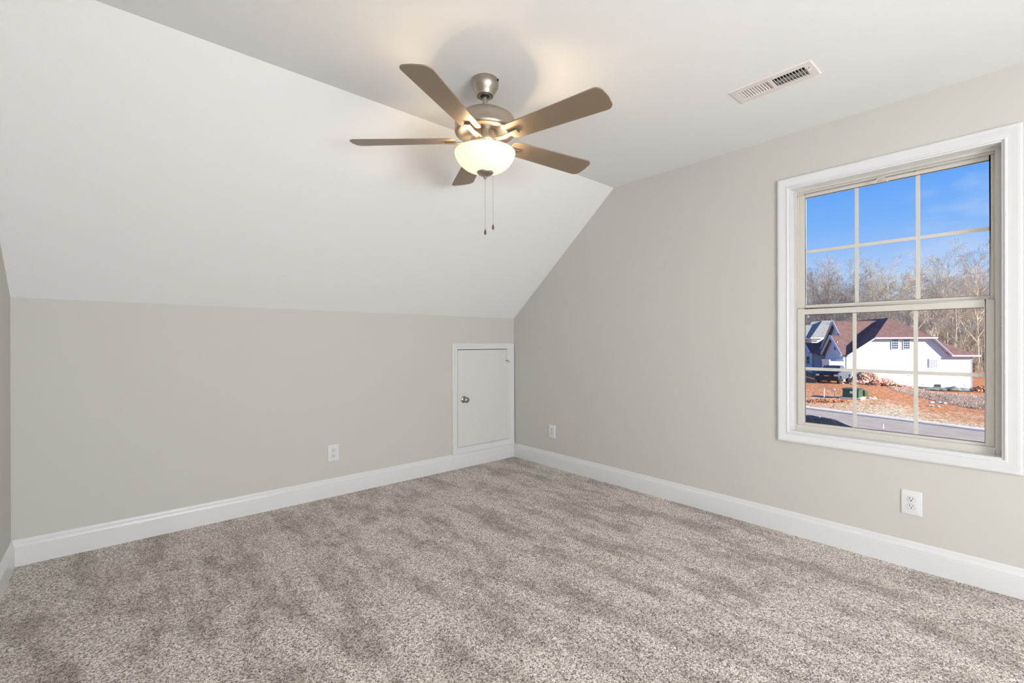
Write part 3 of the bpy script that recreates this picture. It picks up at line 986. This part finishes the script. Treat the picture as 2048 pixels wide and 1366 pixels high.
b.prism([HP(0.95, 0.9, -1.4), HP(0.95, 4.0, 2.30), HP(0.95, 7.1, -1.4), HP(0.95, 7.1, -5.2), HP(0.95, 0.9, -5.2)], wa)
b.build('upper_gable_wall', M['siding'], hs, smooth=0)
b = MB()
b.prism([HP(-0.2, 0.05, -1.5), HP(-0.2, 2.2, 0.50), HP(-0.2, 4.1, -1.5), HP(-0.2, 4.1, -5.2), HP(-0.2, 0.05, -6.0)], wa)
b.build('front_gable_wall', M['siding'], hs, smooth=0)
b = MB()
b.prism([HP(-0.6, 6.6, -1.4), HP(-0.6, 7.8, -0.32), HP(-0.6, 9.0, -1.4), HP(-0.6, 9.0, -5.2), HP(-0.6, 6.6, -5.2)], wa)
hbox(b, -0.6, 6.6, -5.2, 1.2, 6.8, -1.4)
hbox(b, -0.6, 8.8, -5.2, 1.2, 9.0, -1.4)
b.build('porch_wall', M['siding'], hs, smooth=0)
b = MB()
for pts in (((-0.58, 2.2, 0.60), (-0.58, -0.25, -1.60)), ((-0.58, 2.2, 0.60), (-0.58, 4.3, -1.56)), ((0.52, 4.0, 2.38), (0.52, 2.7, 0.90)), ((0.52, 4.0, 2.38), (0.52, 7.3, -1.42)), ((-1.03, 7.8, -0.26), (-1.03, 6.3, -1.48)), ((-1.03, 7.8, -0.26), (-1.03, 9.3, -1.48))):
    hbar(b, *pts, 0.15)
b.build('rake_board', M['siding'], hs, smooth=0)
# windows: (a0, a1, z0, z1, columns, rows, glass)
def hwin_b(a0, a1, z0, z1, nc, nr, g):
    b = MB(); hbox(b, a0 - 0.06, -0.06, z0 - 0.06, a1 + 0.06, 0.02, z1 + 0.06)
    fr = b.build('window', M['siding'], hs, smooth=0)
    b = MB()
    gw_, gh = (a1 - a0) / nc, (z1 - z0) / nr
    for i in range(nc):
        for j in range(nr):
            hbox(b, a0 + i * gw_ + 0.03, -0.075, z0 + j * gh + 0.03, a0 + (i + 1) * gw_ - 0.03, -0.055, z0 + (j + 1) * gh - 0.03)
    b.build('pane', g, fr, origin=ROOT[hs.name], smooth=0)
hwin_b(4.62, 5.24, -0.86, 0.16, 3, 4, M['pane'])
hwin_b(5.78, 6.38, -0.86, 0.16, 3, 4, M['pane'])
hwin_b(8.28, 9.10, -2.82, -2.02, 4, 3, M['pale_pane'])
def hwin_a(a, b0, b1, z0, z1, nc, nr):
    b = MB(); hbox(b, a - 0.06, b0 - 0.08, z0 - 0.06, a + 0.02, b1 + 0.08, z1 + 0.06)
    fr = b.build('window', M['siding'], hs, smooth=0)
    b = MB(); gw_, gh = (b1 - b0) / nc, (z1 - z0) / nr
    for i in range(nc):
        for j in range(nr):
            hbox(b, a - 0.075, b0 + i * gw_ + 0.03, z0 + j * gh + 0.03, a - 0.055, b0 + (i + 1) * gw_ - 0.03, z0 + (j + 1) * gh - 0.03)
    b.build('pane', M['pane'], fr, origin=ROOT[hs.name], smooth=0)
hwin_a(-0.2, 1.35, 1.95, -1.05, -0.10, 2, 2)
hwin_a(0.95, 4.1, 4.8, -0.85, 0.05, 2, 2)
hwin_a(-0.6, 7.2, 8.1, -3.0, -1.95, 2, 2)
b = MB(); hbox(b, -0.28, 3.3, -4.6, -0.18, 3.9, -2.3); b.build('front_door', M['pane'], hs, smooth=0)
b = MB(); hbox(b, 8.80, -0.04, -5.13, 9.38, 0.02, -4.76); b.build('crawl_door', M['slot'], hs, smooth=0)
M['ventgrey'] = mat('foundation_vent_grey', (0.45, 0.47, 0.5), 0.6)
for (a0, z0) in ((6.25, -3.84), (7.63, -4.85), (11.59, -4.86)):
    b = MB(); hbox(b, a0, -0.03, z0, a0 + 0.26, 0.02, z0 + 0.08); b.build('foundation_vent', M['ventgrey'], hs, smooth=0)

# ------------------------------------------------------------------ grey roofed house behind on the left
gh = empty('house', UW(46, 72, -4.5))
tag(gh, 'pale house with grey roofs behind the white house at left', 'house')
def gbox(b, u0, w0, z0, u1, w1, z1):
    b.prism([UW(u0, w0, z0), UW(u1, w0, z0), UW(u1, w1, z0), UW(u0, w1, z0)], (0, 0, z1 - z0))
def gpoly(b, pts, th=0.15):
    P = [UW(*p) for p in pts]
    nrm = (P[1] - P[0]).cross(P[2] - P[0]).normalized()
    if nrm.z < 0: nrm = -nrm
    b.prism(P, -nrm * th)
def gk(px, py, w): return ((px - 1024) / FPX * w, w, (684.3 - py) / FPX * w)
b = MB()
gbox(b, 46.3, 71, -4.5, 53, 78, 0.6)
b.build('upper_wall', M['siding'], gh, smooth=0)
b = MB()
gbox(b, 40.0, 72.0, -4.5, 47.0, 79, 0.35)
b.build('lower_wall', M['siding'], gh, smooth=0)
b = MB()
gpoly(b, [gk(1622, 676, 70.4), gk(1653, 676, 70.4), gk(1669, 643, 75.5), gk(1645, 643, 75.5)])
gpoly(b, [gk(1622, 676, 70.4), gk(1645, 643, 75.5), (46.5, 80, 0.6)])
b.build('upper_roof', M['greyshingle'], gh, smooth=0)
b = MB()
gpoly(b, [gk(1588, 678, 71.2), gk(1626, 678, 71.2), gk(1640, 652, 75.8), gk(1588, 652, 75.8)])
gpoly(b, [gk(1618, 654, 76), gk(1646, 654, 76), gk(1645, 644, 78), gk(1624, 645, 78)])
b.build('lower_roof', M['greyshingle'], gh, smooth=0)
b = MB()
b.tube([UW(*gk(1588, 679, 71.0)), UW(*gk(1624, 679, 71.0))], 0.12, 4)
b.tube([UW(*gk(1621, 678, 70.2)), UW(*gk(1653, 678, 70.2))], 0.12, 4)
b.build('fascia', M['siding'], gh, smooth=0)

# ------------------------------------------------------------------ dark pickup truck
M['truck'] = mat('dark_blue_paint', (0.012, 0.025, 0.055), 0.2, 0.3)
M['tglass'] = mat('truck_glass', (0.03, 0.05, 0.07), 0.05)
M['tyre'] = mat('tyre_rubber', (0.02, 0.02, 0.02), 0.8)
M['chrome'] = mat('chrome', (0.7, 0.7, 0.72), 0.12, 1.0)
M['lamp'] = mat('headlamp_lens', (0.75, 0.78, 0.8), 0.1)
TU, TW_ = 31.9, 46.6
TZ = -4.40
tr = empty('pickup_truck', UW(TU, TW_, TZ))
tag(tr, 'dark blue pickup truck parked nose out on the red dirt before the white house', 'truck')
tdir = Vector((-0.74, -0.67)).normalized()     # nose direction in (right, ahead)
tside = Vector((-tdir.y, tdir.x))
if tside.x < 0: tside = -tside
def TP(l, s, h):
    q = Vector((TU, TW_)) + tdir * l + tside * s
    return UW(q.x, q.y, TZ + h)
def tpr(b, prof, s0, s1):
    b.prism([TP(l, s0, h) for l, h in prof], TP(0, s1, 0) - TP(0, s0, 0))
b = MB()
tpr(b, [(0, 0.55), (0, 1.12), (-0.12, 1.22), (-1.35, 1.30), (-1.35, 1.32), (-5.6, 1.32), (-5.7, 0.62), (-5.1, 0.55), (-4.8, 0.85), (-4.3, 0.85), (-4.0, 0.5), (-1.5, 0.45), (-1.25, 0.85), (-0.65, 0.85), (-0.4, 0.5)], -0.97, 0.97)
b.build('body', M['truck'], tr, smooth=20, bevel=0.05)
b = MB()
for s0, s1 in ((-0.85, 0.85),):
    P = [TP(-1.3, -0.88, 1.3), TP(-1.3, 0.88, 1.3), TP(-3.6, 0.88, 1.3), TP(-3.6, -0.88, 1.3), TP(-1.95, -0.70, 1.84), TP(-1.95, 0.70, 1.84), TP(-3.35, 0.70, 1.86), TP(-3.35, -0.70, 1.86)]
    b.add(P, [(0, 3, 2, 1), (4, 5, 6, 7), (0, 1, 5, 4), (1, 2, 6, 5), (2, 3, 7, 6), (3, 0, 4, 7)])
b.build('cab', M['truck'], tr, smooth=20, bevel=0.04)
b = MB()
b.prism([TP(-1.36, -0.76, 1.36), TP(-1.36, 0.76, 1.36), TP(-1.90, 0.62, 1.79), TP(-1.90, -0.62, 1.79)], TP(0.03, 0, 0.03) - TP(0, 0, 0))
b.build('windshield', M['tglass'], tr, smooth=0)
b = MB()
b.prism([TP(0.01, -0.55, 0.70), TP(0.01, 0.55, 0.70), TP(0.01, 0.62, 1.08), TP(0.01, -0.62, 1.08)], TP(0.03, 0, 0) - TP(0, 0, 0))
b.build('grille', M['slot'], tr, smooth=0)
for s in (-0.78, 0.78):
    b = MB(); b.prism([TP(0.0, s - 0.15, 0.88), TP(0.0, s + 0.15, 0.88), TP(0.0, s + 0.15, 1.06), TP(0.0, s - 0.15, 1.06)], TP(0.035, 0, 0) - TP(0, 0, 0)); b.build('headlamp', M['lamp'], tr, smooth=0)
b = MB(); b.prism([TP(-0.1, -1.0, 0.42), TP(-0.1, 1.0, 0.42), TP(-0.1, 1.0, 0.66), TP(-0.1, -1.0, 0.66)], TP(0.22, 0, 0) - TP(0, 0, 0)); b.build('bumper', M['truck'], tr, smooth=0, bevel=0.04)
b = MB(); b.prism([TP(0.04, -0.2, 0.88), TP(0.04, 0.2, 0.88), TP(0.04, 0.2, 0.93), TP(0.04, -0.2, 0.93)], TP(0.02, 0, 0) - TP(0, 0, 0)); b.build('grille_bar', M['chrome'], tr, smooth=0)
for l in (-0.95, -4.55):
    for s in (-0.85, 0.85):
        b = MB()
        ax = (TP(0, 1, 0) - TP(0, 0, 0)).normalized()
        b.lathe([(0, -0.13), (0.24, -0.13), (0.36, -0.12), (0.39, -0.08), (0.39, 0.08), (0.36, 0.12), (0.24, 0.13), (0, 0.13)], 24, TP(l, s, 0.37), ax)
        b.build('wheel', M['tyre'], tr)
for s in (-1.08, 1.08):
    b = MB(); b.ball(TP(-1.55, s, 1.42), 0.13, 1, 1, 1.2, n=10, m=6); b.build('mirror', M['truck'], tr)

M['whitebox'] = mat('white_box_paint', (0.86, 0.86, 0.86), 0.5)
wb = empty('utility_trailer', UW(36.6, 52.2, -4.4))
tag(wb, 'white box shaped trailer standing between the dark truck and the house', 'trailer')
b = MB(); gbox(b, 35.7, 51.7, -4.15, 37.4, 52.9, -2.28); b.build('box_body', M['whitebox'], wb, smooth=0)
b = MB(); gbox(b, 35.65, 51.65, -2.28, 35.80, 52.95, -2.08); gbox(b, 37.3, 51.65, -2.28, 37.45, 52.95, -2.08); b.build('corner_post', M['whitebox'], wb, smooth=0)
for s in (35.9, 37.2):
    b = MB(); b.lathe([(0, -0.1), (0.26, -0.1), (0.26, 0.1), (0, 0.1)], 16, UW(s, 52.0, -4.22), rt0); b.build('wheel', M['tyre'], wb)

# ------------------------------------------------------------------ rubble, utility boxes, stakes and debris on the plot
def lumps(name, mt, pts, seed, label, cat, kind=None):
    """heap of faceted stones: pts = (u, w, half width, height, count, size)"""
    rnd = random.Random(seed)
    b = MB()
    for (u, w, hw, hh, cnt, size) in pts:
        for i in range(cnt):
            du = rnd.gauss(0, 0.45) * hw
            dw = rnd.gauss(0, 0.4) * hw * 0.6
            k = max(0.0, 1 - (du / hw) ** 2 - (dw / (hw * 0.7)) ** 2)
            z = ground_z(u + du, w + dw) + hh * k * rnd.uniform(0.7, 1.0)
            r = size * rnd.uniform(0.5, 1.25)
            c = UW(u + du, w + dw, z)
            vs = []
            o0 = len(b.v)
            b.ball(c, r, rnd.uniform(0.7, 1.3), rnd.uniform(0.7, 1.3), rnd.uniform(0.5, 0.9), n=6, m=4)
            for q in range(o0, len(b.v)):
                b.v[q] = b.v[q] + Vector((rnd.uniform(-1, 1), rnd.uniform(-1, 1), rnd.uniform(-1, 1))) * r * 0.22
    return tag(b.build(name, mt, smooth=0, origin=UW(pts[0][0], pts[0][1], ground_z(pts[0][0], pts[0][1]))), label, cat, kind=kind)
M['rubble'] = mat('pinkish_rubble', (0.66, 0.42, 0.31), 0.95, var=(1.2, 0.45))
M['darkclay'] = mat('dark_clay', (0.68, 0.29, 0.13), 0.95, var=(1.5, 0.3))
M['netting'] = mat('grey_green_netting', (0.20, 0.24, 0.20), 0.9, var=(2, 0.3))
M['black'] = mat('black_sheet', (0.012, 0.013, 0.016), 0.5, bump=(6, 0.6, 0.1))
lumps('rubble_pile', M['rubble'], [(35.9, 46.6, 1.7, 1.35, 760, 0.12), (37.7, 46.4, 1.6, 0.75, 420, 0.11), (39.6, 46.8, 1.6, 0.25, 200, 0.10)], 3, 'pinkish brown heap of rubble against the foot of the white house', 'rubble', 'stuff')
lumps('dirt_mound', M['darkclay'], [(47.5, 46.0, 1.8, 0.55, 220, 0.18), (49.2, 46.5, 1.4, 0.45, 140, 0.16)], 4, 'orange dirt heap past the right end of the white house', 'dirt', 'stuff')
lumps('dirt_mound', M['darkclay'], [(23.2, 34.5, 1.5, 0.16, 170, 0.07), (24.6, 34.2, 1.3, 0.12, 110, 0.06)], 5, 'low dark dirt clods beside the street near the two white stakes', 'dirt', 'stuff')
def sheet(name, mt, cu, cw, hu, hw, skew, hh, crumple, label, cat):
    b = MB()
    nu, nw = 34, 14
    vs = []
    for j in range(nw):
        for i in range(nu):
            fu, fv = i / (nu - 1) * 2 - 1, j / (nw - 1) * 2 - 1
            u, w = cu + fu * hu, cw + fv * hw + fu * skew
            h = hh * max(0, 1 - fu * fu) ** 0.7 * max(0, 1 - fv * fv) + crumple * mnoise.noise(Vector((u * 2.3, w * 2.3, 0)))
            vs.append(UW(u, w, ground_z(u, w) + 0.06 + max(-0.02, h)))
    b.add(vs, [(j * nu + i, j * nu + i + 1, (j + 1) * nu + i + 1, (j + 1) * nu + i) for j in range(nw - 1) for i in range(nu - 1)])
    return tag(b.build(name, mt, origin=UW(cu, cw, ground_z(cu, cw))), label, cat)
sheet('netting_heap', M['netting'], 44.2, 46.6, 2.6, 0.8, -0.3, 0.28, 0.22, 'grey green crumpled netting along the foundation by the crawl door', 'netting')

M['green'] = mat('utility_green', (0.02, 0.10, 0.055), 0.5)
M['whitelabel'] = mat('white_sticker', (0.75, 0.8, 0.82), 0.5)
tu, tw = 26.35, 35.6
tz = ground_z(tu, tw)
tb = empty('transformer_box', UW(tu, tw, tz))
tag(tb, 'dark green transformer cabinet on a pad behind the left window bar', 'utility box')
tc_ = UW(tu, tw, tz)
def wbox(x0, y0, z0, x1, y1, z1):
    return MB().box((tc_.x + x0, tc_.y + y0, tc_.z + z0), (tc_.x + x1, tc_.y + y1, tc_.z + z1))
wbox(-0.75, -0.70, -0.1, 0.75, 0.70, 0.12).build('pad', M['concrete'], tb, smooth=0)
wbox(-0.55, -0.52, 0.12, 0.55, 0.50, 0.72).build('cabinet', M['green'], tb, smooth=0, bevel=0.03)
wbox(-0.60, -0.57, 0.70, 0.60, 0.55, 0.78).build('lid', M['green'], tb, smooth=0, bevel=0.02)
wbox(-0.57, -0.17, 0.42, -0.55, 0.03, 0.62).build('warning_label', M['whitelabel'], tb, smooth=0)
pu, pw = 28.45, 37.0
pz = ground_z(pu, pw)
pd = empty('utility_pedestal', UW(pu, pw, pz))
tag(pd, 'small dark green utility pedestal right of the transformer cabinet', 'utility box')
b = MB(); gbox(b, pu - 0.15, pw - 0.12, pz - 0.05, pu + 0.13, pw + 0.12, pz + 0.42); b.build('housing', M['green'], pd, smooth=0, bevel=0.03)
b = MB(); gbox(b, pu - 0.17, pw - 0.14, pz + 0.42, pu + 0.15, pw + 0.14, pz + 0.48); b.build('cap', M['green'], pd, smooth=0, bevel=0.02)
M['stake'] = mat('pale_wood_stake', (0.80, 0.76, 0.68), 0.8)
for (u, w, h, lab) in ((24.6, 36.2, 0.72, 'left one of two pale survey stakes left of the transformer cabinet'),
                       (25.2, 35.9, 0.72, 'right one of two pale survey stakes left of the transformer cabinet'),
                       (17.95, 26.8, 0.42, 'pale stake standing at the black heap by the street'),
                       (20.6, 25.5, 0.30, 'short pale stake at the near edge of the street')):
    z = ground_z(u, w)
    b = MB()
    b.prism([UW(u - 0.025, w, z - 0.1), UW(u + 0.025, w, z - 0.1), UW(u + 0.025, w, z + h), UW(u - 0.015, w, z + h + 0.03)], UW(0, 0.04, 0) - UW(0, 0, 0))
    tag(b.build('survey_stake', M['stake'], origin=UW(u, w, z), smooth=0), lab, 'stake', 'survey stakes on the plot')
# black plastic heap beside the street
sheet('plastic_sheet', M['black'], 17.6, 27.0, 1.5, 0.9, -0.5, 0.36, 0.07, 'black plastic sheeting heaped at the near edge of the street', 'sheeting')
M['litter'] = mat('white_litter', (0.82, 0.82, 0.8), 0.7)
for (u, w, s, lab) in ((27.9, 35.6, 0.33, 'white scrap lying on the dirt just below the green pedestal'),
                       (33.6, 36.3, 0.36, 'rounded white scrap beside the dry weeds'),
                       (30.6, 33.4, 0.26, 'small white scrap on the straw near the street curb')):
    rnd = random.Random(int(u * 10))
    z = ground_z(u, w)
    b = MB()
    for i in range(5):
        b.ball(UW(u + rnd.uniform(-s, s), w + rnd.uniform(-s, s), z + 0.06), s * 0.42, 1, 1, 0.5, n=8, m=5)
    tag(b.build('litter', M['litter'], origin=UW(u, w, z), smooth=0), lab, 'litter', 'white scraps on the plot')

# dry weeds on the bank before the house: one uncountable mass
M['weeds'] = mat('dry_weeds', (0.58, 0.47, 0.38), 0.95, var=(0.25, 0.2))
rnd = random.Random(11)
b = MB()
poly = [(38.2, 46.6), (44.0, 40.0), (36.0, 31.6), (33.2, 33.2), (34.8, 38.2), (34.8, 42)]
def inside(u, w):
    c = False
    for i in range(len(poly)):
        (x1, y1), (x2, y2) = poly[i], poly[i - 1]
        if (y1 > w) != (y2 > w) and u < (x2 - x1) * (w - y1) / (y2 - y1) + x1: c = not c
    return c
cnt = 0
while cnt < 16000:
    u, w = rnd.uniform(33, 44.5), rnd.uniform(31.5, 46.8)
    if not inside(u, w): continue
    cnt += 1
    z = ground_z(u, w)
    h = rnd.uniform(0.05, 0.20)
    dx, dy = rnd.uniform(-0.12, 0.12), rnd.uniform(-0.12, 0.12)
    a = rnd.uniform(0, PI)
    ex, ey = math.cos(a) * 0.018, math.sin(a) * 0.018
    p = UW(u, w, z)
    b.add([p + Vector((-ex, -ey, 0)), p + Vector((ex, ey, 0)), p + Vector((dx + ex * 0.3, dy, h)), p + Vector((dx - ex * 0.3, dy, h))], [(0, 1, 2, 3)])
tag(b.build('dry_weeds', M['weeds'], smooth=0, origin=UW(36, 38, -5)), 'grey brown dry weeds covering the bank before the white house', 'weeds', kind='stuff')

# ------------------------------------------------------------------ bare winter trees
M['bark'] = mat('pale_bark', (0.66, 0.58, 0.47), 0.95, var=(1.5, 0.25))
M['bark_dark'] = mat('grey_bark', (0.38, 0.33, 0.28), 0.95, var=(1.5, 0.25))
M['twig'] = mat('pale_twigs', (0.62, 0.54, 0.42), 0.95, var=(0.6, 0.2))
M['brush'] = mat('brushwood_bark', (0.42, 0.35, 0.27), 0.95, var=(0.5, 0.3))
M['twig_dark'] = mat('grey_twigs', (0.40, 0.34, 0.29), 0.95, var=(0.6, 0.2))
def grow(bt, bb, rnd, p, d, length, rad, level, maxl, spread):
    nseg = 6 if level == 0 else (4 if level < 3 else 2)
    pts, rads = [p.copy()], [rad]
    q, dd = p.copy(), d.copy()
    for i in range(nseg):
        j = 0.10 if level == 0 else 0.22
        dd = (dd + Vector((rnd.uniform(-j, j), rnd.uniform(-j, j), rnd.uniform(-j, j) + (0.06 if level else 0.02)))).normalized()
        q = q + dd * (length / nseg)
        pts.append(q.copy())
        rads.append(max(0.009, rad * (1 - 0.82 * (i + 1) / nseg)))
    (bt if level == 0 else bb).tube(pts, rads, 6 if level == 0 else (4 if level == 1 else 3), cap=False)
    if level >= maxl: return
    nb = {0: 15, 1: 7, 2: 5, 3: 4}[level]
    for i in range(nb):
        t0 = 0.30 if level == 0 else 0.2
        t = t0 + (1 - t0) * (i + rnd.random()) / nb
        f = t * nseg
        k = min(nseg - 1, int(f))
        pp = pts[k].lerp(pts[k + 1], f - k)
        ax = (pts[k + 1] - pts[k]).normalized()
        o = ax.orthogonal().normalized()
        o.rotate(Matrix.Rotation(rnd.uniform(0, 2 * PI), 3, ax))
        ang = math.radians(rnd.uniform(28, 58)) * spread
        nd = (ax * math.cos(ang) + o * math.sin(ang)).normalized()
        ln = length * (0.42 if level == 0 else 0.52) * (1.15 - 0.65 * t) * rnd.uniform(0.75, 1.2)
        grow(bt, bb, rnd, pp, nd, ln, max(0.010, rads[k] * 0.55), level + 1, maxl, spread)
def make_tree(seed, h, rad, spread, label, dark):
    rnd = random.Random(seed)
    r = empty('bare_tree', (0, 0, 0))
    bt, bb = MB(), MB()
    grow(bt, bb, rnd, Vector((0, 0, -0.3)), Vector((rnd.uniform(-.05, .05), rnd.uniform(-.05, .05), 1)).normalized(), h, rad, 0, 4, spread)
    bt.build('trunk', M['bark_dark' if dark else 'bark'], r, smooth=0)
    bb.build('branches', M['twig_dark' if dark else 'twig'], r, smooth=0)
    tag(r, label, 'tree', 'bare winter trees beyond the houses')
    return r
KINDS = [(1, 15.5, 0.20, 1.0, 'leafless pale barked tree in the wood beyond the houses', 0),
         (2, 17.0, 0.17, 0.75, 'tall narrow leafless pale tree in the wood beyond the houses', 0),
         (3, 14.0, 0.16, 1.25, 'broad crowned leafless dark tree in the wood beyond the houses', 1),
         (4, 16.0, 0.22, 0.9, 'thick trunked leafless dark tree in the wood beyond the houses', 1),
         (5, 12.5, 0.12, 1.1, 'slight leafless pale tree in the wood beyond the houses', 0)]
protos = [make_tree(*k) for k in KINDS]
rnd = random.Random(21)
spots = []
for i in range(150):
    ratio = 0.48 + (((i * 0.6180339) % 1.0)) * 0.86
    w0 = 86 if ratio < 0.74 else (76 if ratio < 0.84 else 68)
    w = w0 + (i / 150) * (112 - w0) + rnd.uniform(-2, 2)
    spots.append((ratio * w, w))
for i, (u, w) in enumerate(spots):
    k = rnd.randrange(5)
    o = protos[i] if i < 5 else copy_tree(protos[k])
    o.location = UW(u, w, ground_z(u, w))
    s = rnd.uniform(0.72, 1.02)
    o.scale = (s, s, s * rnd.uniform(0.9, 1.08))
    o.rotation_euler = (0, 0, rnd.uniform(0, 2 * PI))
# brushwood between the trees: one uncountable mass
rnd = random.Random(33)
b = MB()
for i in range(2600):
    ratio = rnd.uniform(0.48, 1.32)
    w0 = 85 if ratio < 0.74 else (75 if ratio < 0.84 else 66)
    w = w0 + (110 - w0) * rnd.random()
    u = w * ratio
    p = UW(u, w, ground_z(u, w))
    h = rnd.uniform(2.0, 6.5)
    d = Vector((rnd.gauss(0, 0.12), rnd.gauss(0, 0.12), 1))
    b.tube([p, p + d * h * 0.5, p + d * h + Vector((rnd.gauss(0, 0.3), rnd.gauss(0, 0.3), 0))], [0.045, 0.03, 0.01], 3, cap=False)
    for j in range(7):
        t = rnd.uniform(0.25, 0.95)
        q = p + d * h * t
        e = Vector((rnd.gauss(0, 1), rnd.gauss(0, 1), rnd.uniform(0.5, 1.6))).normalized() * h * 0.3
        b.tube([q, q + e], [0.018, 0.008], 3, cap=False)
tag(b.build('brushwood', M['brush'], smooth=0, origin=UW(70, 80, -5)), 'tangled grey brown brushwood filling the wood between the bare trees', 'brushwood', kind='stuff')
